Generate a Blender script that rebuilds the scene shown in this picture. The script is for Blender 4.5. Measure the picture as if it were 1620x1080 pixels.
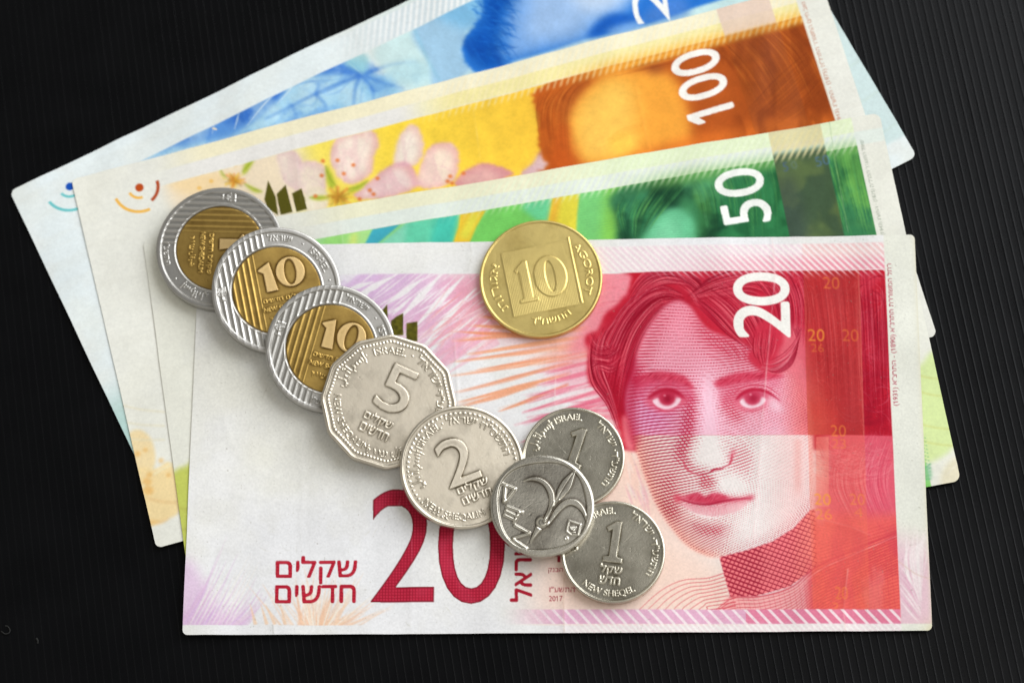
import bpy, math, random
import numpy as np
from mathutils import Vector, Matrix, Euler

# ------------------------------------------------------------------ scene, camera, light
for o in list(bpy.data.objects):
    bpy.data.objects.remove(o)
S = bpy.context.scene
COL = S.collection
rng = np.random.default_rng(7)
random.seed(7)
MM = 0.001

PW, PH = 1620.0, 1080.0            # photograph frame used for measuring
F = 4167.88                        # focal length in photograph pixels
CAM_ROT = (0.292793754, 0.0494506, 0.00191358)
CAM_LOC = np.array([79.421, -83.338, 450.540])      # millimetres

cd = bpy.data.cameras.new('camera')
cam = bpy.data.objects.new('camera', cd)
COL.objects.link(cam)
cam.location = CAM_LOC * MM
cam.rotation_euler = CAM_ROT
cd.sensor_width = 36.0
cd.lens = 36.0 * F / PW
cd.clip_start = 0.01
cd.clip_end = 50.0
cd.dof.use_dof = True
cd.dof.focus_distance = 0.459
cd.dof.aperture_fstop = 14
S.camera = cam

w = bpy.data.worlds.new('World')
S.world = w
w.use_nodes = True
nt = w.node_tree
bg = nt.nodes['Background']
tc = nt.nodes.new('ShaderNodeTexCoord')
# light surroundings, with a dark patch added overhead for the flat coins to mirror
dp = nt.nodes.new('ShaderNodeVectorMath'); dp.operation = 'DOT_PRODUCT'
dv = Vector((-0.10, 0.24, 0.96)).normalized()
dp.inputs[1].default_value = dv
nt.links.new(tc.outputs['Generated'], dp.inputs[0])
wr = nt.nodes.new('ShaderNodeValToRGB')
wr.color_ramp.interpolation = 'EASE'
wr.color_ramp.elements[0].position = 0.72
wr.color_ramp.elements[0].color = (0.55, 0.532, 0.48, 1)
wr.color_ramp.elements[1].position = 0.985
wr.color_ramp.elements[1].color = (0.14, 0.136, 0.125, 1)
e_ = wr.color_ramp.elements.new(0.90); e_.color = (0.36, 0.35, 0.315, 1)
nt.links.new(dp.outputs['Value'], wr.inputs[0])
nt.links.new(wr.outputs[0], bg.inputs[0])
bg.inputs[1].default_value = 1.0


def area(name, loc, target, sx_, sy_, power, color):
    ld = bpy.data.lights.new(name, 'AREA')
    ld.shape = 'RECTANGLE'; ld.size = sx_; ld.size_y = sy_
    ld.energy = power; ld.color = color
    o = bpy.data.objects.new(name, ld)
    COL.objects.link(o)
    o.location = loc
    d = Vector(target) - Vector(loc)
    o.rotation_euler = d.to_track_quat('-Z', 'Y').to_euler()
    return o


area('window_light', (1.10, 0.78, 1.25), (0.07, 0.04, 0.0), 1.55, 1.45, 32.0, (0.955, 0.985, 1.02))
area('coin_reflection_light', (0.34, 0.02, 0.93), (0.07, 0.04, 0.0), 0.36, 0.50, 0.42, (1.0, 0.97, 0.92))  # added lamp, placed where the tilted coins mirror it

S.view_settings.view_transform = 'Standard'
S.view_settings.look = 'None'
S.view_settings.gamma = 1.0
S.view_settings.exposure = 0.0
S.view_settings.use_curve_mapping = False


# ------------------------------------------------------------------ geometry helpers
def rot_matrix():
    return np.array(Euler(CAM_ROT, 'XYZ').to_matrix())


RC = rot_matrix()


def back(px, py, z):
    """photograph pixel -> point (mm) on the horizontal plane at height z (mm)"""
    px = np.asarray(px, float); py = np.asarray(py, float); z = np.asarray(z, float)
    d = np.stack([(px - PW / 2) / F, -(py - PH / 2) / F, -np.ones_like(px)], -1) @ RC.T
    t = (z - CAM_LOC[2]) / d[..., 2]
    return CAM_LOC + d * t[..., None]


def homography(src, dst):
    A = []
    for (x, y), (u, v) in zip(src, dst):
        A.append([x, y, 1, 0, 0, 0, -u * x, -u * y])
        A.append([0, 0, 0, x, y, 1, -v * x, -v * y])
    h = np.linalg.solve(np.array(A, float), np.array(dst, float).ravel())
    return np.append(h, 1).reshape(3, 3)


def hmap(Hm, p):
    p = np.asarray(p, float)
    q = p @ Hm[:, :2].T + Hm[:, 2]
    return q[..., :2] / q[..., 2:3]


def lin(c):
    c = np.clip(np.asarray(c, float), 0, 1)
    return np.where(c <= 0.04045, c / 12.92, ((c + 0.055) / 1.055) ** 2.4)


def C(r, g, b):
    return np.array([r, g, b], float) / 255.0


def blur1(a, r, axis):
    r = int(r)
    if r < 1:
        return a
    pad = [(0, 0)] * a.ndim
    pad[axis] = (r + 1, r)
    c = np.cumsum(np.pad(a, pad, mode='edge'), axis=axis)
    n = a.shape[axis]
    hi = np.take(c, np.arange(2 * r + 1, 2 * r + 1 + n), axis=axis)
    lo = np.take(c, np.arange(0, n), axis=axis)
    return (hi - lo) / (2 * r + 1)


def blur(a, s):
    """gaussian-like blur, s = sigma in pixels"""
    if s <= 0.3:
        return a
    if s < 1.2:
        k = math.exp(-0.5 / s ** 2)
        wts = (k / (1 + 2 * k), 1 / (1 + 2 * k))
        for ax in (0, 1):
            p = np.take(a, np.r_[0, 0:a.shape[ax] - 1], axis=ax)
            q = np.take(a, np.r_[1:a.shape[ax], a.shape[ax] - 1], axis=ax)
            a = wts[0] * (p + q) + wts[1] * a
        return a
    r = max(1, int(round(math.sqrt(4 * s * s + 1) / 2 - 0.5)))
    for _ in range(3):
        a = blur1(blur1(a, r, 0), r, 1)
    return a


def noise(shape, cell, octaves=3, seed=0, stretch=(1, 1)):
    """smooth value noise in 0..1"""
    r = np.random.default_rng(seed)
    out = np.zeros(shape); amp = 1.0; tot = 0.0
    for k in range(octaves):
        cy = max(1.0, cell * stretch[0] / 2 ** k); cx = max(1.0, cell * stretch[1] / 2 ** k)
        gh = int(shape[0] / cy) + 3; gw = int(shape[1] / cx) + 3
        g = r.random((gh, gw))
        y = np.arange(shape[0]) / cy; x = np.arange(shape[1]) / cx
        y0 = y.astype(int); x0 = x.astype(int)
        fy = y - y0; fx = x - x0
        fy = (fy * fy * (3 - 2 * fy))[:, None]; fx = (fx * fx * (3 - 2 * fx))[None]
        a = g[np.ix_(y0, x0)]; b = g[np.ix_(y0, x0 + 1)]
        c = g[np.ix_(y0 + 1, x0)]; d = g[np.ix_(y0 + 1, x0 + 1)]
        out += amp * ((a * (1 - fx) + b * fx) * (1 - fy) + (c * (1 - fx) + d * fx) * fy)
        tot += amp; amp *= 0.5
    return out / tot


def sstep(a, b, x):
    t = np.clip((x - a) / (b - a), 0, 1)
    return t * t * (3 - 2 * t)


def crom(pts, closed=False, n=8):
    """Catmull-Rom through the points"""
    p = np.asarray(pts, float)
    if closed:
        P = np.vstack([p[-1], p, p[0], p[1]])
    else:
        P = np.vstack([2 * p[0] - p[1], p, 2 * p[-1] - p[-2]])
    out = []
    t = np.linspace(0, 1, n, endpoint=False)[:, None]
    for i in range(len(P) - 3):
        a, b, c, d = P[i:i + 4]
        out.append(0.5 * (2 * b + (c - a) * t + (2 * a - 5 * b + 4 * c - d) * t ** 2 + (3 * b - a - 3 * c + d) * t ** 3))
    out = np.vstack(out)
    if not closed:
        out = np.vstack([out, p[-1]])
    return out


def raster_loops(loops, shape, pad=0, ss=3):
    """even-odd fill of closed loops (pixel coords) -> (mask, y0, x0)"""
    allp = np.vstack(loops)
    x0 = max(0, int(math.floor(allp[:, 0].min())) - pad); x1 = min(shape[1], int(math.ceil(allp[:, 0].max())) + pad + 1)
    y0 = max(0, int(math.floor(allp[:, 1].min())) - pad); y1 = min(shape[0], int(math.ceil(allp[:, 1].max())) + pad + 1)
    if x1 <= x0 or y1 <= y0:
        return None
    hh, ww = (y1 - y0) * ss, (x1 - x0) * ss
    T = np.zeros((hh, ww + 1), np.int32)
    for L in loops:
        a = (np.asarray(L) - (x0, y0)) * ss
        b = np.roll(a, -1, 0)
        sel = a[:, 1] != b[:, 1]
        a, b = a[sel], b[sel]
        sw = a[:, 1] > b[:, 1]
        lo = np.where(sw[:, None], b, a); hi = np.where(sw[:, None], a, b)
        r0 = np.clip(np.ceil(lo[:, 1] - 0.5), 0, hh).astype(int)
        r1 = np.clip(np.ceil(hi[:, 1] - 0.5), 0, hh).astype(int)
        cnt = np.maximum(r1 - r0, 0)
        if cnt.sum() == 0:
            continue
        e = np.repeat(np.arange(len(a)), cnt)
        start = np.repeat(np.cumsum(cnt) - cnt, cnt)
        rows = np.arange(cnt.sum()) - start + r0[e]
        xs = lo[e, 0] + (rows + 0.5 - lo[e, 1]) * (hi[e, 0] - lo[e, 0]) / (hi[e, 1] - lo[e, 1])
        ci = np.clip(np.ceil(xs - 0.5), 0, ww).astype(int)
        np.add.at(T, (rows, ci), 1)
    m = (np.cumsum(T, 1)[:, :ww] % 2).astype(np.float32)
    m = m.reshape(y1 - y0, ss, x1 - x0, ss).mean((1, 3))
    return m, y0, x0


def raster_tris(tris, shape, pad=0, ss=3):
    allp = tris.reshape(-1, 2)
    x0 = max(0, int(math.floor(allp[:, 0].min())) - pad); x1 = min(shape[1], int(math.ceil(allp[:, 0].max())) + pad + 1)
    y0 = max(0, int(math.floor(allp[:, 1].min())) - pad); y1 = min(shape[0], int(math.ceil(allp[:, 1].max())) + pad + 1)
    if x1 <= x0 or y1 <= y0:
        return None
    hh, ww = (y1 - y0) * ss, (x1 - x0) * ss
    M = np.zeros((hh, ww), bool)
    for t in tris:
        t = (t - (x0, y0)) * ss
        ax = max(0, int(t[:, 0].min())); bx = min(ww, int(t[:, 0].max()) + 2)
        ay = max(0, int(t[:, 1].min())); by = min(hh, int(t[:, 1].max()) + 2)
        if bx <= ax or by <= ay:
            continue
        X = np.arange(ax, bx)[None] + 0.5; Y = np.arange(ay, by)[:, None] + 0.5
        (x1_, y1_), (x2_, y2_), (x3_, y3_) = t
        d1 = (x2_ - x1_) * (Y - y1_) - (y2_ - y1_) * (X - x1_)
        d2 = (x3_ - x2_) * (Y - y2_) - (y3_ - y2_) * (X - x2_)
        d3 = (x1_ - x3_) * (Y - y3_) - (y1_ - y3_) * (X - x3_)
        M[ay:by, ax:bx] |= ((d1 >= -1e-6) & (d2 >= -1e-6) & (d3 >= -1e-6)) | ((d1 <= 1e-6) & (d2 <= 1e-6) & (d3 <= 1e-6))
    return M.reshape(y1 - y0, ss, x1 - x0, ss).mean((1, 3)).astype(np.float32), y0, x0


_glyphs = {}


def trapezoids(v, e):
    """outline edges -> filled triangles (non-zero winding), slab by slab"""
    e = np.where((np.abs(e[:, 1] - e[:, 0]) > 1)[:, None], np.sort(e, 1)[:, ::-1], np.sort(e, 1))
    a, b = v[e[:, 0]], v[e[:, 1]]
    keep = np.abs(a[:, 1] - b[:, 1]) > 1e-6
    a, b = a[keep], b[keep]
    sgn = np.where(b[:, 1] > a[:, 1], 1, -1)
    lo = np.where((sgn > 0)[:, None], a, b); hi = np.where((sgn > 0)[:, None], b, a)
    ys = np.unique(np.round(np.concatenate([lo[:, 1], hi[:, 1]]), 4))
    ys = ys[np.r_[True, np.diff(ys) > 0.004]]
    out = []
    for y0, y1 in zip(ys[:-1], ys[1:]):
        ym = (y0 + y1) / 2
        s = np.where((lo[:, 1] < ym) & (hi[:, 1] > ym))[0]
        if len(s) < 2:
            continue
        k = (hi[s, 0] - lo[s, 0]) / (hi[s, 1] - lo[s, 1])
        xm = lo[s, 0] + k * (ym - lo[s, 1])
        od = np.argsort(xm)
        wn = 0
        for i_, j_ in zip(od[:-1], od[1:]):
            wn += sgn[s[i_]]
            if wn != 0 and xm[j_] - xm[i_] > 1e-5:
                h_ = (y1 - y0) / 2
                def xa(n_, dy):
                    a_, b_ = lo[s[n_], 0], hi[s[n_], 0]
                    return min(max(xm[n_] + k[n_] * dy, min(a_, b_)), max(a_, b_))
                q = [(xa(i_, -h_), y0), (xa(j_, -h_), y0), (xa(j_, h_), y1), (xa(i_, h_), y1)]
                out.append((q[0], q[1], q[2])); out.append((q[0], q[2], q[3]))
    return np.array(out)


def text_tris(s, bold=0.0):
    """letter shapes of a string as 2D triangles (right-to-left strings are given in reading order)"""
    key = (s, bold)
    if key not in _glyphs:
        t = s
        if any('\u0590' <= c <= '\u05ff' or '\ufe70' <= c <= '\ufeff' for c in s):
            out = []; run = ''
            for ch in s:                       # keep digit runs left to right
                if ch.isdigit():
                    run += ch
                else:
                    if run: out.append(run); run = ''
                    out.append({'(': ')', ')': '('}.get(ch, ch))
            if run: out.append(run)
            t = ''.join(reversed(out))
        c = bpy.data.curves.new('lettering', 'FONT')
        c.body = t; c.resolution_u = 6; c.size = 40.0; c.offset = bold * 40.0
        o = bpy.data.objects.new('lettering', c)
        c.dimensions = '2D'; c.fill_mode = 'NONE'
        m = o.to_mesh()
        v = np.zeros(len(m.vertices) * 3); m.vertices.foreach_get('co', v)
        e = np.zeros(len(m.edges) * 2, np.int32); m.edges.foreach_get('vertices', e)
        v = v.reshape(-1, 3)[:, :2]
        T = trapezoids(v / 40.0, e.reshape(-1, 2))
        if '1' in t and 'I' not in t:          # the plain figure one is a bare bar: give it its flag
            for a_ in range(len(v) - 3):
                q = v[a_:a_ + 4]
                wd_, ht_ = np.ptp(q[:, 0]), np.ptp(q[:, 1])
                if 26 < ht_ < 30 and 3 < wd_ < 7 and len(np.unique(q[:, 0].round(2))) == 2 and len(np.unique(q[:, 1].round(2))) == 2:
                    xl, yt = q[:, 0].min() + .3, q[:, 1].max()
                    f4 = np.array([(xl, yt), (xl - 5.6, yt - 5.0), (xl - 5.6, yt - 9.4), (xl, yt - 5.2)]) / 40.0
                    T = np.concatenate([T, [f4[[0, 1, 2]], f4[[0, 2, 3]]]])
        o.to_mesh_clear(); bpy.data.objects.remove(o); bpy.data.curves.remove(c)
        _glyphs[key] = T
    return _glyphs[key]


def mesh_from(name, V, Fq, parent=None, mat=None, smooth=True, cols=None, floats=None, normals=None, tris=None):
    """V in mm; Fq (n,4) quads"""
    me = bpy.data.meshes.new(name)
    n = len(V)
    nq = len(Fq); ntri = 0 if tris is None else len(tris)
    me.vertices.add(n)
    me.vertices.foreach_set('co', (np.asarray(V, np.float32) * MM).ravel())
    idx = Fq.astype(np.int32).ravel()
    starts = np.arange(nq, dtype=np.int32) * 4
    if ntri:
        idx = np.concatenate([idx, np.asarray(tris, np.int32).ravel()])
        starts = np.concatenate([starts, nq * 4 + np.arange(ntri, dtype=np.int32) * 3])
    me.loops.add(len(idx))
    me.loops.foreach_set('vertex_index', idx)
    me.polygons.add(nq + ntri)
    me.polygons.foreach_set('loop_start', starts)
    me.update(calc_edges=True)
    me.validate()
    if smooth:
        me.shade_smooth()
    if cols is not None:
        a = me.color_attributes.new('ink', 'FLOAT_COLOR', 'POINT')
        c4 = np.ones((n, 4), np.float32); c4[:, :3] = cols
        a.data.foreach_set('color', c4.ravel())
    if floats:
        for k, arr in floats.items():
            a = me.attributes.new(k, 'FLOAT', 'POINT')
            a.data.foreach_set('value', np.asarray(arr, np.float32))
    if normals is not None:
        me.normals_split_custom_set_from_vertices([tuple(x) for x in normals])
    o = bpy.data.objects.new(name, me)
    COL.objects.link(o)
    if mat: me.materials.append(mat)
    if parent: o.parent = parent
    return o


def split_grid(V, Fq, ids, names, parent, mats, cols=None, floats=None, normals=None):
    """one surface cut into part meshes that share their borders"""
    out = {}
    for k in np.unique(ids):
        nm = names[int(k) % 20]
        f = Fq[ids == k]
        if not len(f):
            continue
        u, inv = np.unique(f.ravel(), return_inverse=True)
        out[nm + '#%d' % k] = mesh_from(nm, V[u], inv.reshape(-1, 4), parent, mats[int(k) % 20] if isinstance(mats, dict) else mats, True,
                       None if cols is None else cols[u], None if floats is None else {q: a[u] for q, a in floats.items()},
                       None if normals is None else normals[u])
    return out


def thing(name, label, cat, group=None, loc=(0, 0, 0)):
    o = bpy.data.objects.new(name, None)
    o.empty_display_size = 0.01
    COL.objects.link(o)
    o.location = loc
    o['label'] = label; o['category'] = cat
    if group: o['group'] = group
    return o


# ------------------------------------------------------------------ materials
def new_mat(name):
    m = bpy.data.materials.new(name); m.use_nodes = True
    return m, m.node_tree.nodes, m.node_tree.links, m.node_tree.nodes['Principled BSDF']


def paper_material(name, rough=0.75):
    m, N, L, P = new_mat(name)
    a = N.new('ShaderNodeVertexColor'); a.layer_name = 'ink'
    tcn = N.new('ShaderNodeTexCoord')
    nz = N.new('ShaderNodeTexNoise'); nz.inputs['Scale'].default_value = 2600; nz.inputs['Detail'].default_value = 3
    L.new(tcn.outputs['Object'], nz.inputs['Vector'])
    mr = N.new('ShaderNodeMapRange'); mr.inputs[1].default_value = 0.3; mr.inputs[2].default_value = 0.7
    mr.inputs[3].default_value = 0.955; mr.inputs[4].default_value = 1.03
    L.new(nz.outputs['Fac'], mr.inputs[0])
    mx = N.new('ShaderNodeVectorMath'); mx.operation = 'SCALE'
    L.new(a.outputs['Color'], mx.inputs[0]); L.new(mr.outputs[0], mx.inputs['Scale'])
    L.new(mx.outputs[0], P.inputs['Base Color'])
    bp = N.new('ShaderNodeBump'); bp.inputs['Strength'].default_value = 0.12; bp.inputs['Distance'].default_value = 0.00005
    L.new(nz.outputs['Fac'], bp.inputs['Height'])
    L.new(bp.outputs[0], P.inputs['Normal'])
    P.inputs['Roughness'].default_value = rough
    P.inputs['Specular IOR Level'].default_value = 0.10
    return m


M_PAPER = paper_material('printed_cotton_paper')
M_STRIP = paper_material('glossy_security_strip', 0.38)
M_FOIL = paper_material('olive_foil_print', 0.45)


def coin_material(name, base, dark, rough=0.26):
    m, N, L, P = new_mat(name)
    a = N.new('ShaderNodeAttribute'); a.attribute_name = 'tarnish_shade'
    tcn = N.new('ShaderNodeTexCoord')
    n1 = N.new('ShaderNodeTexNoise'); n1.inputs['Scale'].default_value = 320; n1.inputs['Detail'].default_value = 5; n1.inputs['Roughness'].default_value = 0.65
    n2 = N.new('ShaderNodeTexNoise'); n2.inputs['Scale'].default_value = 2400; n2.inputs['Detail'].default_value = 3
    L.new(tcn.outputs['Object'], n1.inputs['Vector']); L.new(tcn.outputs['Object'], n2.inputs['Vector'])
    # tarnish = painted recess shade (attribute) + blotches
    ad = N.new('ShaderNodeMath'); ad.operation = 'MULTIPLY_ADD'; ad.inputs[1].default_value = 1.1; ad.inputs[2].default_value = -0.50
    L.new(n1.outputs['Fac'], ad.inputs[0])
    cl = N.new('ShaderNodeMath'); cl.operation = 'ADD'; cl.use_clamp = True
    L.new(ad.outputs[0], cl.inputs[0]); L.new(a.outputs['Fac'], cl.inputs[1])
    mx = N.new('ShaderNodeMix'); mx.data_type = 'RGBA'
    mx.inputs[6].default_value = (*base, 1); mx.inputs[7].default_value = (*dark, 1)
    L.new(cl.outputs[0], mx.inputs[0])
    L.new(mx.outputs[2], P.inputs['Base Color'])
    P.inputs['Metallic'].default_value = 1.0
    mr = N.new('ShaderNodeMapRange'); mr.inputs[3].default_value = rough; mr.inputs[4].default_value = rough + 0.22
    L.new(n1.outputs['Fac'], mr.inputs[0])
    L.new(mr.outputs[0], P.inputs['Roughness'])
    bp = N.new('ShaderNodeBump'); bp.inputs['Strength'].default_value = 0.25; bp.inputs['Distance'].default_value = 0.00004
    L.new(n2.outputs['Fac'], bp.inputs['Height']); L.new(bp.outputs[0], P.inputs['Normal'])
    return m


M_NICKEL = coin_material('worn_nickel', (0.69, 0.625, 0.52), (0.13, 0.105, 0.07), 0.20)
M_STEEL = coin_material('bright_nickel_steel', (0.64, 0.60, 0.50), (0.15, 0.13, 0.09), 0.15)
M_STEEL2 = coin_material('polished_nickel_steel', (0.58, 0.55, 0.48), (0.13, 0.11, 0.085), 0.10)
M_RING = coin_material('ring_nickel', (0.49, 0.475, 0.45), (0.14, 0.13, 0.11), 0.26)
M_GOLD = coin_material('bronze_core', (0.52, 0.345, 0.10), (0.13, 0.075, 0.018), 0.32)
M_GOLD2 = coin_material('bronze_relief', (0.70, 0.50, 0.23), (0.26, 0.15, 0.04), 0.33)
M_BRASS = coin_material('aluminium_bronze', (0.77, 0.60, 0.22), (0.26, 0.17, 0.035), 0.28)

# ------------------------------------------------------------------ black ribbed plastic sheet
m, N, L, P = new_mat('black_ribbed_plastic')
tcn = N.new('ShaderNodeTexCoord')
nz = N.new('ShaderNodeTexNoise'); nz.inputs['Scale'].default_value = 90; nz.inputs['Detail'].default_value = 6
L.new(tcn.outputs['Object'], nz.inputs['Vector'])
cr = N.new('ShaderNodeValToRGB')
cr.color_ramp.elements[0].color = (0.0020, 0.0021, 0.0025, 1); cr.color_ramp.elements[1].color = (0.0036, 0.0038, 0.0046, 1)
L.new(nz.outputs['Fac'], cr.inputs[0]); vo = N.new('ShaderNodeTexVoronoi'); vo.inputs['Scale'].default_value = 85; vo.inputs['Randomness'].default_value = 1.0
L.new(tcn.outputs['Object'], vo.inputs['Vector'])
sc_ = N.new('ShaderNodeSeparateColor'); L.new(vo.outputs['Color'], sc_.inputs[0])
sz = N.new('ShaderNodeMath'); sz.operation = 'MULTIPLY'; sz.inputs[1].default_value = 0.022
L.new(sc_.outputs[0], sz.inputs[0])
lt = N.new('ShaderNodeMath'); lt.operation = 'LESS_THAN'
L.new(vo.outputs['Distance'], lt.inputs[0]); L.new(sz.outputs[0], lt.inputs[1])
gt = N.new('ShaderNodeMath'); gt.operation = 'GREATER_THAN'; gt.inputs[1].default_value = 0.55
L.new(sc_.outputs[1], gt.inputs[0])
du = N.new('ShaderNodeMath'); du.operation = 'MULTIPLY'
L.new(lt.outputs[0], du.inputs[0]); L.new(gt.outputs[0], du.inputs[1])
mxd = N.new('ShaderNodeMix'); mxd.data_type = 'RGBA'
mxd.inputs[7].default_value = (0.055, 0.055, 0.052, 1)
L.new(du.outputs[0], mxd.inputs[0]); L.new(cr.outputs[0], mxd.inputs[6])
L.new(mxd.outputs[2], P.inputs['Base Color'])
mr = N.new('ShaderNodeMapRange'); mr.inputs[3].default_value = 0.22; mr.inputs[4].default_value = 0.34
L.new(nz.outputs['Fac'], mr.inputs[0]); L.new(mr.outputs[0], P.inputs['Roughness'])
P.inputs['Specular IOR Level'].default_value = 0.11
M_BLACK = m

pa = back(1535.6, 300, 0); pb = back(1572.6, 460, 0)
rd = (pb - pa)[:2]; rd /= np.hypot(*rd)                 # rib direction on the table
rn = np.array([-rd[1], rd[0]])
PITCH = 1.40
prof = [(-0.5, 0.0), (-0.25, 0.0), (-0.11, 0.002), (-0.06, 0.009), (-0.025, 0.019), (0.0, 0.022), (0.025, 0.019), (0.06, 0.009), (0.11, 0.002), (0.25, 0.0)]
offs = []; zs = []
nrib = 130
for k in range(-nrib, nrib):
    jit = random.uniform(0.9, 1.1)
    for t, z in prof:
        offs.append((k + t) * PITCH); zs.append(z * jit - 0.055)
offs = np.array(offs); zs = np.array(zs)
cen = back(810, 540, 0)[:2]
ln = np.linspace(-190, 190, 60)
V = np.zeros((len(offs), len(ln), 3))
V[..., 0] = cen[0] + rn[0] * offs[:, None] + rd[0] * ln[None]
V[..., 1] = cen[1] + rn[1] * offs[:, None] + rd[1] * ln[None]
V[..., 2] = zs[:, None] + 0.02 * (noise((len(offs), len(ln)), 14, 2, 5) - 0.5)
ii = np.arange(len(offs) * len(ln)).reshape(len(offs), len(ln))
Fq = np.stack([ii[:-1, :-1], ii[1:, :-1], ii[1:, 1:], ii[:-1, 1:]], -1).reshape(-1, 4)
if np.cross(V[1, 0] - V[0, 0], V[0, 1] - V[0, 0])[2] < 0:
    Fq = Fq[:, ::-1]
so = mesh_from('ground', V.reshape(-1, 3), Fq, None, M_BLACK)
so['kind'] = 'structure'
so['label'] = 'black ribbed plastic sheet under the banknotes'


COINS_PX = [(347.5, 392), (437.5, 458.5), (523, 551), (615, 634.5), (731, 738), (858, 800), (970, 872), (907, 722), (855.6, 440)]


def paper_wave(x, y):
    """the gentle waviness the stacked notes share; flat where coins press them down"""
    f = 1.5 * (0.12 * np.sin(.11 * x + .05 * y + 1) + 0.07 * np.sin(.23 * x - .04 * y + 2) + 0.045 * np.sin(.47 * x + .10 * y)
         + 0.05 * np.sin(.09 * x + .28 * y + .6) + 0.018 * np.sin(.93 * x - .2 * y + 3))
    d = np.full(x.shape, 1e9)
    for cx_, cy_ in COINS_PX:
        c_ = back(cx_, cy_, 1.0)
        d = np.minimum(d, np.hypot(x - c_[0], y - c_[1]))
    return f * sstep(10, 24, d)


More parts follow.
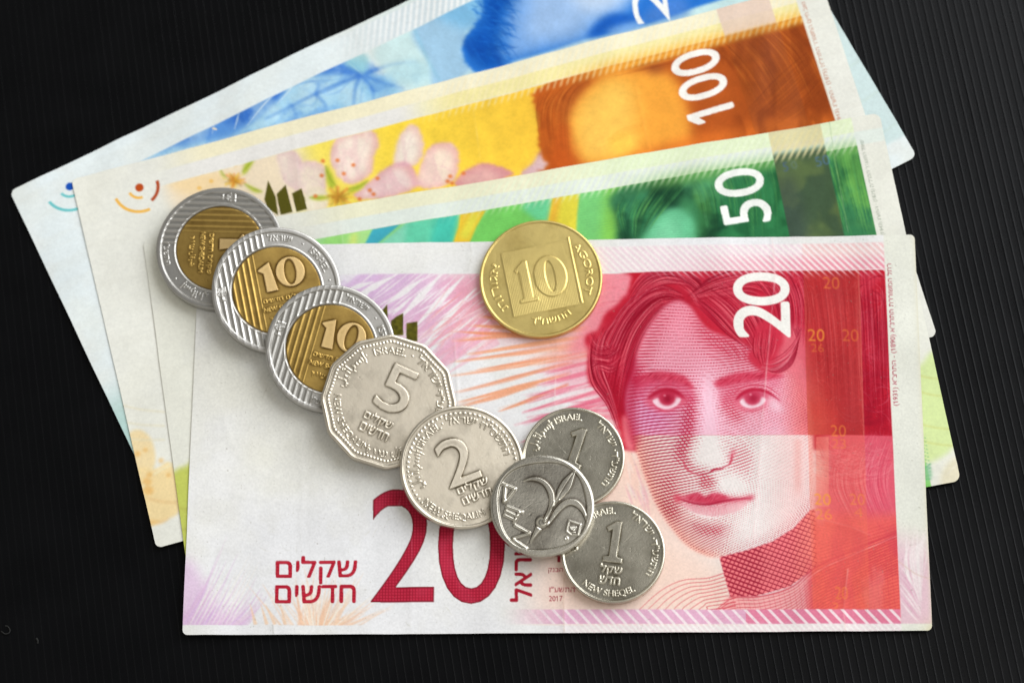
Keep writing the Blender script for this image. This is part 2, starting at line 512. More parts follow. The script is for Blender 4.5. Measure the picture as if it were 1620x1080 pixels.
# ------------------------------------------------------------------ banknotes: canvas painter
class Note:
    """a printed sheet: the ink is painted on a fine grid that becomes the paper's mesh"""

    def __init__(self, quad, w_mm, h_mm, res, paper, seed):
        self.w, self.h, self.res = w_mm, h_mm, res
        self.nx, self.ny = int(w_mm * res) + 1, int(h_mm * res) + 1
        self.shape = (self.ny, self.nx)
        W_, H_ = self.nx - 1, self.ny - 1
        self.Hp = homography(quad, [(0, 0), (W_, 0), (W_, H_), (0, H_)])      # photo px -> canvas px
        self.Hi = np.linalg.inv(self.Hp)
        gx, gy = np.meshgrid(np.arange(self.nx, dtype=float), np.arange(self.ny, dtype=float))
        self.G = hmap(self.Hi, np.stack([gx, gy], -1))                          # measured position of each grid point
        self.X, self.Y = self.G[..., 0], self.G[..., 1]
        self.mx, self.my = gx / res, gy / res                                   # millimetres from the top left corner
        self.k = res / 8.75                                                     # canvas px per photo px
        self.c = np.empty(self.shape + (3,)); self.c[:] = paper
        self.ids = np.zeros(self.shape, np.int16)
        self.z = np.zeros(self.shape)
        self.seed = seed

    def P(self, pts):
        return hmap(self.Hp, pts)

    def mask(self, pts, soft=0.0, smooth=True, closed=True, mm=False):
        p = np.asarray(pts, float)
        if smooth and len(p) > 2:
            p = crom(p, True)
        p = p * self.res if mm else self.P(p)
        s = soft * self.k
        r = raster_loops([p], self.shape, int(3 * s) + 1)
        if r is None:
            return None
        m_, y0, x0 = r
        return blur(m_, s), y0, x0

    def put(self, r, color, alpha=1.0, mul=False, clip=None, part=None):
        if r is None:
            return
        m_, y0, x0 = r
        sl = (slice(y0, y0 + m_.shape[0]), slice(x0, x0 + m_.shape[1]))
        a = m_ * alpha
        if clip is not None:
            a = a * clip[sl]
        col = np.asarray(color)
        if col.ndim == 3:
            col = col[sl]
        a = a[..., None]
        if mul:
            self.c[sl] = self.c[sl] * (1 - a + a * col)
        else:
            self.c[sl] = self.c[sl] * (1 - a) + a * col
        if part is not None:
            self.ids[sl][m_ > 0.5] = part

    def fill(self, pts, color, soft=0.0, alpha=1.0, smooth=True, mul=False, clip=None, part=None, mm=False):
        self.put(self.mask(pts, soft, smooth, mm=mm), color, alpha, mul, clip, part)

    def full(self, m_, color, alpha=1.0, mul=False):
        a = (m_ * alpha)[..., None]
        if mul:
            self.c = self.c * (1 - a + a * np.asarray(color))
        else:
            self.c = self.c * (1 - a) + a * np.asarray(color)

    def stroke(self, pts, w0, w1, color, alpha=1.0, soft=0.0, mid=None, clip=None, mul=False, smooth=True):
        p = np.asarray(pts, float)
        if smooth and len(p) > 2:
            p = crom(p, False, 6)
        if mid is not None and len(p) == 2:
            p = p[0] + (p[1] - p[0]) * np.linspace(0, 1, 7)[:, None]
        n = len(p)
        t = np.linspace(0, 1, n)
        if mid is None:
            wd = w0 + (w1 - w0) * t
        else:
            wd = np.where(t < 0.5, w0 + (mid - w0) * t * 2, mid + (w1 - mid) * (t - 0.5) * 2)
        d = np.gradient(p, axis=0)
        nrm = np.stack([-d[:, 1], d[:, 0]], 1)
        nrm /= np.maximum(np.hypot(nrm[:, 0], nrm[:, 1]), 1e-9)[:, None]
        L_ = np.vstack([p + nrm * wd[:, None] / 2, (p - nrm * wd[:, None] / 2)[::-1]])
        self.put(self.mask(L_, soft, False), color, alpha, mul, clip)

    def strands(self, ga, gb, n, cols, wid=(0.8, 1.8), alpha=(0.3, 0.8), jitter=2.5, clip=None, cut=True):
        a = crom(ga, False, 10); b = crom(gb, False, 10)
        m_ = min(len(a), len(b))
        ia = np.linspace(0, len(a) - 1, 40); ib = np.linspace(0, len(b) - 1, 40)
        A = np.stack([np.interp(ia, np.arange(len(a)), a[:, k]) for k in (0, 1)], 1)
        B = np.stack([np.interp(ib, np.arange(len(b)), b[:, k]) for k in (0, 1)], 1)
        for _ in range(n):
            t = rng.random()
            q = A * (1 - t) + B * t
            q = q + rng.normal(0, jitter, 2) * np.linspace(1, 0.4, 40)[:, None]
            if cut:
                i0 = rng.integers(0, 16); i1 = rng.integers(24, 41)
                q = q[i0:i1]
            wd = rng.uniform(*wid)
            self.stroke(q[::3], 0.3, 0.3, cols[rng.integers(len(cols))], rng.uniform(*alpha), 0, mid=wd, clip=clip, smooth=False)

    def text(self, s, p0, p1, p2, color, alpha=1.0, bold=0.0, soft=0.0, part=None, get=False, box=False, grow=0.0):
        """the string's bounding box: p0 lower left, p1 lower right, p2 upper left (in its own reading frame)"""
        T = text_tris(s, bold)
        f = T.reshape(-1, 2); mn = f.min(0); mxx = f.max(0)
        q = (T - mn) / (mxx - mn)
        p0, p1, p2 = (np.array(v, float) for v in (p0, p1, p2))
        q = p0 + q[..., :1] * (p1 - p0) + q[..., 1:] * (p2 - p0)
        r = raster_tris(self.P(q), self.shape, int(3 * soft * self.k) + 1)
        if r is None:
            return None
        r = (blur(r[0], soft * self.k), r[1], r[2])
        if grow > 0:                         # heavier weight: thicken the strokes
            sg = grow * self.k / .75; pd = int(2 * sg) + 2
            y0_, x0_ = r[1] - pd, r[2] - pd
            if y0_ >= 0 and x0_ >= 0 and y0_ + r[0].shape[0] + 2 * pd <= self.ny and x0_ + r[0].shape[1] + 2 * pd <= self.nx:
                r = (np.clip((blur(np.pad(r[0], pd), sg) - .10) * 4, 0, 1), y0_, x0_)
        if get:
            return r
        self.put(r, color, alpha)
        if part is None:
            return
        if box:                              # a whole line of small print is one part, paper between the letters included
            bx = self.mask(np.array([p0 - (p2 - p0) * .12, p1 - (p2 - p0) * .12, p1 + (p2 - p0) * 1.1, p2 + (p2 - p0) * .1]), 0, False)
            if bx is not None:
                self.put(bx, color, 0.0, part=part)
            return
        # one part per figure
        xr_ = sorted((t[:, 0].min(), t[:, 0].max()) for t in T)
        runs = []
        for lo_, hi_ in xr_:
            if runs and lo_ < runs[-1][1] + 1e-4:
                runs[-1][1] = max(runs[-1][1], hi_)
            else:
                runs.append([lo_, hi_])
        for k_, (lo_, hi_) in enumerate(runs):
            sel = (T[:, :, 0].mean(1) >= lo_) & (T[:, :, 0].mean(1) <= hi_)
            rr_ = raster_tris(self.P(q[sel]), self.shape, 1)
            if rr_ is not None:
                self.put(rr_, color, 0.0, part=part + 20 * k_)

    def crease(self, pts, depth=0.06, width=3.0, wear=0.25, col=(0.93, 0.92, 0.90), soft=0.8):
        """a fold in the paper: a small ridge and rubbed ink along it"""
        p = crom(pts, False, 8) if len(pts) > 2 else np.asarray(pts, float)
        q = np.vstack([p, p[::-1]]).astype(float)
        hw = width / 2
        d = np.gradient(p, axis=0); nrm = np.stack([-d[:, 1], d[:, 0]], 1); nrm /= np.maximum(np.hypot(*nrm.T), 1e-9)[:, None]
        L_ = np.vstack([p + nrm * hw, (p - nrm * hw)[::-1]])
        r = self.mask(L_, width * 0.7, False)
        if r is not None:
            m_, y0, x0 = r
            self.z[y0:y0 + m_.shape[0], x0:x0 + m_.shape[1]] += 1.5 * depth * m_
        L2 = np.vstack([p + nrm * 0.6, (p - nrm * 0.6)[::-1]])
        r = self.mask(L2, soft, False)
        if r is not None:
            m_, y0, x0 = r
            br = noise(m_.shape, 26 * self.k, 2, self.seed + int(abs(p[0, 0]))) 
            self.put((m_ * np.clip(br * 2.2 - 0.5, 0, 1), y0, x0), np.array(col), wear)

    def grain(self, amt=0.05, cell=3.0):
        n_ = noise(self.shape, cell, 2, self.seed + 11) - 0.5
        n2 = noise(self.shape, 60, 3, self.seed + 12) - 0.5
        self.c *= (1 + amt * 1.3 * n_ + 0.07 * n2)[..., None]

    def hatch(self, area_, color, pitch, duty, slope, alpha=1.0, soft=0.5):
        """diagonal printed lines; area_ a 0..1 map, coordinates in mm"""
        ph = (self.mx - slope * self.my) / pitch
        t = np.abs((ph % 1.0) - 0.5) * 2
        e = soft * 0.25
        self.full(area_ * sstep(1 - duty - e, 1 - duty + e, t), color, alpha)

    def build(self, z, root, names, mats, corner=1.3):
        """z: height map in mm (top face)"""
        gx, gy = np.meshgrid(np.arange(self.nx, dtype=float), np.arange(self.ny, dtype=float))
        R_ = corner * self.res; W_, H_ = self.nx - 1, self.ny - 1
        for cx_, cy_ in ((R_, R_), (W_ - R_, R_), (R_, H_ - R_), (W_ - R_, H_ - R_)):
            dx, dy = gx - cx_, gy - cy_
            cor = (np.sign(dx) == np.sign(cx_ - W_ / 2)) & (np.sign(dy) == np.sign(cy_ - H_ / 2))
            rr = np.hypot(dx, dy)
            sel = cor & (rr > R_)
            gx[sel] = cx_ + dx[sel] / rr[sel] * R_; gy[sel] = cy_ + dy[sel] / rr[sel] * R_
        # worn, slightly wavy edges
        en = (noise(self.shape, 9 * self.res, 4, self.seed + 3) - 0.5) * 0.10 * self.res
        ex = np.exp(-np.minimum(gx, W_ - gx) / (2 * self.res)); ey = np.exp(-np.minimum(gy, H_ - gy) / (2 * self.res))
        gx = gx + en * ex; gy = gy + en * ey
        px = hmap(self.Hi, np.stack([gx, gy], -1))
        zb = float(np.mean(z))
        V = back(px[..., 0], px[..., 1], np.full(self.shape, zb) if np.ptp(z) < 0.05 else z)
        V[..., 2] = z + self.z + paper_wave(V[..., 0], V[..., 1])
        ii = np.arange(self.nx * self.ny).reshape(self.shape)
        Fq = np.stack([ii[:-1, :-1], ii[1:, :-1], ii[1:, 1:], ii[:-1, 1:]], -1).reshape(-1, 4)
        idf = self.ids[:-1, :-1].ravel()
        cols = lin(np.clip(self.c, 0, 1)).reshape(-1, 3)
        VV = V.reshape(-1, 3)
        # paper edge and underside join the plain paper part
        ring = np.concatenate([ii[0, :-1], ii[:-1, -1], ii[-1, :0:-1], ii[:0:-1, 0]])
        n0 = len(VV)
        lo = VV[ring].copy(); lo[:, 2] -= 0.10
        lc = cols[ring] * 0.0 + lin(C(214, 210, 198))
        cu = np.linspace(0, self.nx - 1, 34).astype(int); cv = np.linspace(0, self.ny - 1, 18).astype(int)
        bt = V[np.ix_(cv, cu)].reshape(-1, 3).copy(); bt[:, 2] -= 0.12
        VA = np.vstack([VV, VV[ring], lo, bt])
        CA = np.vstack([cols, cols[ring], lc, np.repeat(lc[:1], len(bt), 0)])
        nr = len(ring)
        a = n0 + np.arange(nr); b = n0 + (np.arange(nr) + 1) % nr
        sk = np.stack([b, a, a + nr, b + nr], 1)
        jj = (n0 + 2 * nr + np.arange(len(bt))).reshape(18, 34)
        bf = np.stack([jj[:-1, :-1], jj[:-1, 1:], jj[1:, 1:], jj[1:, :-1]], -1).reshape(-1, 4)
        FA = np.vstack([Fq, sk, bf])
        idA = np.concatenate([idf, np.zeros(len(sk) + len(bf), np.int16)])
        return split_grid(VA, FA, idA, names, root, mats, cols=CA)


def ellipse(cx, cy, rx, ry, ang=0, n=28):
    t = np.linspace(0, 2 * np.pi, n, endpoint=False)
    c_, s_ = math.cos(math.radians(ang)), math.sin(math.radians(ang))
    x, y = rx * np.cos(t), ry * np.sin(t)
    return np.stack([cx + x * c_ - y * s_, cy + x * s_ + y * c_], 1)


def ragged(pts, amp, seed=0, closed=True):
    p = crom(pts, closed, 14)
    r = np.random.default_rng(seed)
    k = r.normal(0, 1, (len(p), 2)); k = (k + np.roll(k, 1, 0)) * .7
    return p + amp * k


def region(N_, pts, soft):
    R_ = np.zeros(N_.shape); r = N_.mask(pts, soft)
    if r is not None:
        R_[r[1]:r[1] + r[0].shape[0], r[2]:r[2] + r[0].shape[1]] = r[0]
    return R_


def ridged(shape, cell, seed, stretch=(1, 1)):
    a = noise(shape, cell, 4, seed, stretch)
    return 1 - np.abs(a - .5) * 4


def common_paper(N_, tone):
    """old cotton paper: faint yellowing, grey smudges, specks"""
    n1 = noise(N_.shape, 90, 4, N_.seed + 1); n2 = noise(N_.shape, 34, 4, N_.seed + 2)
    N_.full(sstep(0.42, 0.75, n1), C(227, 226, 214), 0.35)
    N_.full(sstep(0.55, 0.85, n2), C(222, 222, 217), 0.30)
    # horizontal / vertical laid lines
    n3 = noise(N_.shape, 8, 2, N_.seed + 4, (1, 10))
    N_.full(sstep(0.4, 0.8, n3), C(214, 212, 200), 0.10)


def wrinkles(N_, amp=0.05):
    N_.z += amp * (noise(N_.shape, 70 * N_.res / 8, 3, N_.seed + 21) - 0.5)
    N_.z += amp * 0.22 * (noise(N_.shape, 14 * N_.res / 8, 3, N_.seed + 22) - 0.5)
    # vertical soft waves left by handling
    N_.z += amp * 0.8 * (noise(N_.shape, 30 * N_.res / 8, 2, N_.seed + 23, (8, 1)) - 0.5)


def logo(N_, cx, cy, dot, arc, far):
    """small printed dot with two arcs, mm"""
    N_.fill(ellipse(cx, cy, 0.78, 0.78), dot, 0.4, mm=True)
    def arc_(r, a0, a1, wd, col):
        t = np.radians(np.linspace(a0, a1, 14))
        p = np.stack([cx + r * np.cos(t), cy + r * np.sin(t)], 1)
        q = np.stack([cx + (r - wd) * np.cos(t), cy + (r - wd) * np.sin(t)], 1)
        N_.fill(np.vstack([p, q[::-1]]), col, 0.5, smooth=False, mm=True)
    arc_(2.25, 85, 165, 0.5, arc)
    arc_(4.95, 78, 168, 0.55, arc)
    arc_(3.7, -8, 62, 0.6, far)


Z200, Z100, Z50, Z20 = 0.55, 0.81, 1.07, 1.33

# ================================================================== blue note (bottom of the fan)
n = Note([(15.6, 303), (1159.8, -247), (1450, 247.5), (266.6, 833.2)], 150, 71, 6, C(226, 235, 238), 100)
common_paper(n, 0)
X, Y, mx, my = n.X, n.Y, n.mx, n.my
# pale tint towards the right and printed picture
n.full(sstep(60, 100, mx) * (1 - sstep(5.5, 6.5, my)), C(206, 226, 226), 0.8)
printed = sstep(5.6, 5.9, my) * (1 - sstep(144.2, 144.5, mx))
n.full(sstep(70, 90, mx) * sstep(5.6, 5.9, my) * (1 - sstep(144.2, 144.5, mx)), C(196, 224, 226))
# leaf
n.fill([(225, 250), (330, 190), (430, 132), (478, 113), (548, 96), (600, 120), (640, 150), (560, 182), (400, 210), (240, 252)], C(150, 199, 230), 5, 1, clip=printed)
n.fill([(380, 215), (420, 160), (455, 135), (520, 115), (575, 120), (560, 150), (500, 190), (420, 215)], C(168, 211, 236), 6, .9, clip=printed)
n.fill([(330, 215), (342, 185), (356, 180), (375, 186), (420, 152), (460, 132), (440, 160), (400, 195), (360, 215)], C(84, 140, 215), 4, .9, clip=printed)
n.fill([(350, 190), (385, 172), (435, 146), (452, 136), (440, 158), (415, 172), (385, 195)], C(48, 106, 200), 4, .85, clip=printed)
n.fill([(487, 120), (520, 104), (548, 95), (575, 115), (570, 122), (530, 118)], C(60, 118, 205), 4, .9, clip=printed)
n.fill([(240, 235), (300, 205), (340, 190), (334, 218), (270, 235)], C(120, 165, 222), 3, .85, clip=printed)
n.fill([(268, 226), (300, 205), (320, 199), (300, 222)], C(72, 125, 208), 3, .7, clip=printed)
LF = region(n, [(225, 250), (330, 190), (430, 132), (478, 113), (548, 96), (600, 100), (660, 100), (650, 150), (560, 182), (400, 210), (240, 252)], 4) * printed
lw = noise(n.shape, 26, 4, 106); lw2 = ridged(n.shape, 40, 107)
n.full(LF * sstep(.52, .72, lw), C(96, 154, 222), .55); n.full(LF * sstep(.55, .3, lw), C(196, 226, 240), .5)
n.full(LF * sstep(.72, .95, lw2), C(70, 128, 212), .15)
for _ in range(26):
    a_ = rng.uniform(0, 6.28); r0 = rng.uniform(10, 60); l_ = rng.uniform(15, 50)
    sp_ = np.array([574, 119]) + np.array([1.6 * math.cos(a_), .55 * math.sin(a_)]) * r0
    ep_ = np.array([574, 119]) + np.array([1.6 * math.cos(a_), .55 * math.sin(a_)]) * (r0 + l_)
    n.stroke([sp_, (sp_ + ep_) / 2 + rng.normal(0, 3, 2), ep_], .5, .5, random.choice([C(52, 108, 204), C(206, 230, 242), C(88, 146, 218)]), .3, 1.4, mid=rng.uniform(1.5, 4), clip=LF)
for pp in ([(478, 113), (462, 140), (440, 165)], [(452, 136), (420, 165), (392, 200)], [(342, 186), (336, 212)], [(380, 176), (372, 205)], [(548, 96), (574, 118)], [(300, 206), (322, 200), (340, 188)]):
    n.stroke(pp, .8, .8, C(214, 232, 242), .75, .5, mid=2.4, clip=printed)
for a, b, c_, wd in [((573, 119), (500, 150), (420, 190), 6), ((570, 122), (563, 140), (560, 168), 6), ((573, 120), (590, 140), (592, 160), 5),
                     ((576, 117), (620, 103), (660, 98), 7), ((578, 120), (610, 132), (640, 140), 5), ((572, 118), (540, 105), (500, 116), 6),
                     ((500, 150), (515, 165), (516, 172), 4), ((500, 150), (505, 135), (490, 128), 3), ((462, 166), (470, 185), (466, 190), 3),
                     ((340, 190), (334, 210), (330, 222), 4)]:
    n.stroke([a, b, c_], wd, wd * .35, C(48, 108, 204), .6, 2.4, clip=printed)
n.fill([(545, 100), (570, 85), (585, 92), (580, 112), (572, 116)], C(150, 205, 215), 3, .8, clip=printed)
n.fill([(640, 98), (665, 96), (690, 112), (680, 128), (640, 135), (600, 125)], C(150, 205, 235), 6, .7, clip=printed)
# paler flats towards the portrait
n.fill([(590, 85), (650, 45), (700, 130), (690, 150), (640, 140)], C(196, 228, 230), 5, .7, clip=printed)
n.fill([(655, 42), (760, -5), (770, 20), (735, 60), (745, 110), (690, 140), (680, 100)], C(158, 198, 228), 4, .95, clip=printed)
n.fill([(690, 20), (765, -10), (765, 22), (745, 45), (720, 40)], C(112, 180, 224), 8, .7, clip=printed)
n.stroke([(655, 42), (678, 95), (697, 128)], 3, 2, C(132, 192, 218), .7, 2, clip=printed)
# hair and face
n.fill(ragged([(766, -30), (764, 20), (745, 50), (732, 70), (738, 95), (755, 115), (820, 95), (1300, -60), (1300, -160), (800, -60)], 1.6, 3), C(36, 112, 205), 2.2, 1, clip=printed)
HB = region(n, [(766, -30), (764, 20), (745, 50), (732, 70), (738, 95), (755, 115), (800, 95), (812, 30), (830, -30)], 6) * printed
n.fill([(770, -20), (768, 25), (750, 55), (745, 80), (765, 105), (790, 100), (795, 60), (800, 20), (830, -20)], C(6, 80, 176), 7, .95, clip=printed)
n.fill([(828, -30), (812, 0), (796, 50), (800, 92), (880, 75), (930, 62), (955, 40), (990, 20), (1010, -40)], C(122, 168, 228), 9, 1, clip=printed)
n.fill([(850, -30), (840, 15), (835, 60), (900, 55), (940, 30), (980, -10), (960, -40)], C(166, 196, 235), 11, .8, clip=printed)
n.fill([(900, -30), (915, 10), (950, 20), (990, 0), (1010, -40)], C(196, 214, 238), 10, .8, clip=printed)
n.fill([(932, 60), (938, 46), (955, 30), (975, 23), (1005, 28), (1010, 40), (960, 58)], C(20, 88, 186), 5, .95, clip=printed)
n.fill([(960, 52), (985, 40), (1015, 34), (1020, 44), (975, 56)], C(146, 186, 232), 5, .8, clip=printed)
n.fill([(1015, 35), (1040, 5), (1080, -5), (1090, 20), (1050, 34)], C(74, 130, 212), 6, .9, clip=printed)
for _ in range(180):
    x0 = rng.uniform(745, 800); y0 = rng.uniform(-10, 90); dx = rng.uniform(10, 34)
    n.stroke([(x0, y0), (x0 + dx * .5, y0 + rng.uniform(-3, 10)), (x0 + dx, y0 + rng.uniform(2, 20))], .5, .5, random.choice([C(2, 66, 160), C(40, 120, 214), C(12, 92, 190)]), .35, .8, mid=2.2, clip=printed)
hb_ = ridged(n.shape, 22, 108, (1.6, .7))
hs_ = noise(n.shape, 34, 4, 118, (1.8, .7))
n.full(HB * sstep(.5, .75, hs_), C(2, 56, 148), .55); n.full(HB * sstep(.45, .2, hs_), C(40, 118, 210), .45)
wc = noise(n.shape, 12, 3, 5)
n.c *= (1 + 0.10 * (wc - .5) * printed * sstep(30, 45, mx))[..., None]
bm = sstep(60, 80, mx) * (1 - sstep(5.4, 5.8, my)) * sstep(0.4, 1.0, my) * (1 - sstep(144.2, 144.5, mx))
n.full(bm, C(206, 216, 226), .6)
n.hatch(bm, C(238, 241, 242), 1.25, .45, -.6, .95)
n.text('200', (1062, 34), (1030, -190), (1006, 42), C(240, 241, 240), grow=1.0, part=2)
logo(n, 10.35, 4.4, C(20, 80, 180), C(108, 196, 200), C(20, 80, 180))
# faint mesh lines at the right margin and tail
for k in range(7):
    y_ = 22 + k * 7.0
    n.stroke(np.array([(144.2, y_), (147, y_ + .3), (150, y_ - .2)]) @ np.eye(2) if False else hmap(n.Hi, np.array([(144.2, y_), (147, y_ + .2), (150, y_ - .2)]) * n.res), 4, 4, C(200, 208, 186), .55, 1.5)
n.full(sstep(143.8, 145, mx) * sstep(20, 48, my) * (1 - sstep(66, 67, my)), C(196, 218, 218), .75)
n.full((1 - sstep(8, 14, mx + (my - 42) * -0.18)) * sstep(40, 50, my) * (1 - sstep(60, 70, my)), C(170, 206, 200), .75)
n.grain(0.035)
wrinkles(n, .06)
n.crease([(560, 40), (600, 130)], .05, 5, .2)
n.ids[(mx > 70) & (mx < 144.4) & (my > 5.7) & (n.ids == 0)] = 1
r200 = thing('banknote', 'blue banknote at the back, showing a leaf and a cut-off white 2', 'banknote', 'fan of banknotes')
n.build(np.full(n.shape, Z200), r200, {0: 'paper', 1: 'printed_picture', 2: 'numeral'}, M_PAPER, 1.2)

# ================================================================== orange note
n = Note([(113, 284), (1299.1, -29.5), (1483, 530), (247.5, 867)], 143, 71, 6, C(231, 231, 223), 200)
common_paper(n, 0)
X, Y, mx, my = n.X, n.Y, n.mx, n.my
printed = sstep(5.55, 5.8, my) * (1 - sstep(137.3, 137.55, mx))
pr_ = 1 - sstep(137.3, 137.55, mx)
n.full(pr_ * (1 - sstep(2.6, 3.0, my)) * sstep(14, 26, mx), C(240, 231, 196), .85)
n.full(sstep(2.6, 3.0, my) * (1 - sstep(5.4, 5.6, my)) * sstep(14, 26, mx) * (1 - sstep(62, 66, mx)), C(231, 228, 226), .8)
n.full(pr_ * sstep(62, 70, mx) * (1 - sstep(2.8, 3.0, my)), C(240, 234, 208), .8)
n.full(pr_ * sstep(60, 72, mx) * sstep(2.7, 3.0, my) * (1 - sstep(5.4, 5.6, my)), C(242, 228, 150), .8)
ye = np.clip((mx - 35) / 70, 0, 1)[..., None]
yc = np.where(ye < .35, C(240, 228, 120) + (C(248, 214, 66) - C(240, 228, 120)) * ye / .35, C(248, 214, 66) + (C(248, 186, 58) - C(248, 214, 66)) * (ye - .35) / .65)
yc = yc * (1 + 0.07 * (noise(n.shape, 16, 2, 9, (8, 1)) - .5))[..., None]
n.full(printed * sstep(34, 46, mx), yc, .98)
n.fill([(262, 285), (330, 262), (420, 238), (470, 234), (490, 300), (440, 345), (300, 345)], C(240, 220, 190), 9, .9, clip=printed)
n.fill([(265, 286), (310, 272), (360, 275), (350, 300), (300, 310)], C(243, 212, 158), 7, .7, clip=printed)
# blossoms
PET = [([(440, 240), (458, 236), (475, 250), (484, 290), (470, 300), (450, 285)], C(238, 222, 208), C(222, 190, 190)),
       ([(474, 262), (500, 257), (517, 268), (515, 300), (500, 315), (478, 300)], C(242, 226, 206), C(226, 194, 196)),
       ([(488, 300), (515, 300), (520, 325), (505, 338), (485, 332)], C(242, 234, 212), C(230, 214, 190)),
       ([(524, 248), (536, 215), (562, 204), (588, 206), (600, 226), (592, 250), (588, 276), (560, 292), (545, 288), (532, 275)], C(241, 226, 212), C(226, 180, 184)),
       ([(625, 260), (632, 220), (648, 198), (662, 202), (671, 228), (664, 258), (640, 264)], C(242, 230, 216), C(228, 192, 192)),
       ([(560, 312), (590, 285), (618, 263), (645, 258), (662, 280), (668, 292), (640, 306), (600, 315)], C(238, 216, 210), C(222, 166, 178)),
       ([(662, 290), (668, 258), (684, 230), (712, 226), (726, 240), (724, 272), (712, 290), (680, 300)], C(244, 224, 204), C(228, 178, 182)),
       ([(720, 290), (735, 272), (765, 258), (795, 264), (812, 276), (780, 288), (740, 296)], C(230, 178, 172), C(214, 142, 154)),
       ([(825, 275), (845, 258), (858, 238), (880, 240), (880, 270), (850, 280)], C(226, 196, 196), C(204, 160, 172))]
for p, c1, c2 in PET:
    n.fill(ragged(p, .8, int(p[0][0])), c2, 2.6, .9, clip=printed)
    p = np.array(p, float); q = p.mean(0) + (p - p.mean(0)) * .80 + np.array([-3, 3])
    n.fill(q, c1, 4.5, .95, clip=printed)
    PM_ = region(n, p, 1) * printed; pn_ = ridged(n.shape, 34, int(p[0, 0]), (2.2, .8))
    n.full(PM_ * sstep(.6, .95, pn_), c2, .35); n.full(PM_ * sstep(.1, -.4, pn_), C(250, 240, 228), .45)
    for _ in range(7):
        a_ = p[rng.integers(len(p))]; b_ = p.mean(0) + rng.normal(0, 5, 2)
        n.stroke([a_, (a_ + b_) / 2 + rng.normal(0, 2, 2), b_], 2, 1, c2, .35, 1.6, clip=printed)
# leaves and stamens
for p in ([(347, 264), (354, 276), (360, 282), (352, 278)], [(384, 272), (392, 254), (404, 250), (398, 264), (388, 276)], [(386, 290), (400, 296), (416, 304), (402, 304)],
          [(516, 264), (525, 275), (532, 294), (524, 300), (518, 285)], [(552, 300), (575, 290), (584, 286), (572, 300), (556, 306)], [(490, 313), (510, 310), (522, 314), (505, 318)]):
    n.fill(p, C(176, 190, 60), 2, .95, clip=printed); n.stroke([p[0], np.mean(p, 0), p[2]], 1, 1, C(110, 130, 30), .6, 1, clip=printed)
for cx_, cy_, rr in ((372, 286, 20), (536, 312, 30)):
    for _ in range(90):
        a_ = rng.uniform(0, 6.28); r_ = rng.uniform(.2, 1) * rr
        n.stroke([(cx_, cy_), (cx_ + r_ * math.cos(a_), cy_ + r_ * .7 * math.sin(a_))], 1.0, 2.4, random.choice([C(244, 196, 60), C(226, 150, 40), C(240, 214, 90), C(150, 110, 36), C(236, 120, 60)]), .45, 1.2, clip=printed)
    n.fill(ellipse(cx_, cy_, rr * .4, rr * .28), C(170, 120, 40), 5, .6, clip=printed)
for x_, y_ in ((512, 256), (535, 255), (560, 262), (545, 276), (510, 279), (598, 283), (586, 302), (592, 308), (570, 316), (713, 279), (709, 287), (716, 290), (734, 274), (500, 311), (320, 274), (335, 287), (316, 298), (373, 261)):
    n.fill(ellipse(x_, y_, 3.4, 3.0), C(222, 120, 62) if x_ > 450 else C(240, 190, 100), 1.4, .9, clip=printed)
# portrait
n.fill(ragged([(842, 152), (862, 137), (890, 122), (920, 104), (950, 95), (1000, 80), (1040, 58), (1110, 40), (1300, -20), (1420, 200), (1000, 290), (862, 275), (868, 262), (858, 248), (852, 220), (853, 180)], 1.8, 5), C(196, 96, 32), 1.8, 1, clip=printed)
OH = region(n, [(842, 152), (862, 137), (890, 122), (950, 95), (1040, 58), (1060, 112), (985, 112), (925, 140), (905, 200), (925, 262), (866, 270), (852, 200)], 5) * printed
n.full(printed * sstep(1030, 1110, X + (Y - 150) * -.25) * (1 - sstep(900, 1300, Y)), C(176, 82, 28), .85)
n.full(printed * sstep(1130, 1210, X + (Y - 150) * -.25) * (1 - sstep(900, 1300, Y)), C(162, 74, 26), .75)
n.fill([(902, 205), (905, 175), (925, 145), (955, 122), (985, 112), (1020, 110), (1062, 118), (1085, 160), (1095, 215), (1090, 250), (1000, 262), (925, 258), (908, 240)], C(246, 166, 62), 8, 1, clip=printed)
n.fill([(912, 215), (912, 180), (935, 150), (970, 128), (1000, 140), (1005, 200), (990, 240), (930, 256), (918, 240)], C(252, 200, 92), 12, .9, clip=printed)
n.fill([(965, 225), (990, 212), (1005, 222), (1000, 240), (975, 248)], C(254, 208, 84), 7, .9, clip=printed)
n.fill([(1000, 248), (1040, 232), (1100, 215), (1180, 200), (1300, 180), (1300, 240), (1000, 262)], C(226, 116, 40), 8, .75, clip=printed)
n.fill([(880, 160), (900, 140), (930, 116), (948, 112), (930, 135), (905, 165), (895, 190)], C(150, 68, 26), 6, .7, clip=printed)
n.fill([(960, 102), (1000, 94), (1020, 90), (1018, 106), (990, 106)], C(140, 72, 24), 6, .75, clip=printed)
n.fill([(1018, 98), (1035, 80), (1052, 85), (1050, 112), (1030, 116)], C(142, 70, 36), 6, .7, clip=printed)
n.fill([(875, 240), (885, 200), (900, 200), (905, 235), (918, 262), (880, 272), (870, 265)], C(198, 86, 28), 5, .7, clip=printed)
dk = [C(140, 62, 20), C(210, 104, 36), C(228, 130, 50), C(160, 74, 24)]
n.strands([(862, 145), (850, 180), (856, 240)], [(950, 110), (900, 160), (900, 260)], 110, dk, (.8, 2.0), (.2, .5), 3, clip=printed)
n.strands([(950, 100), (1040, 70), (1130, 40)], [(960, 125), (1050, 105), (1130, 90)], 60, dk, (.8, 2.0), (.15, .4), 3, clip=printed)
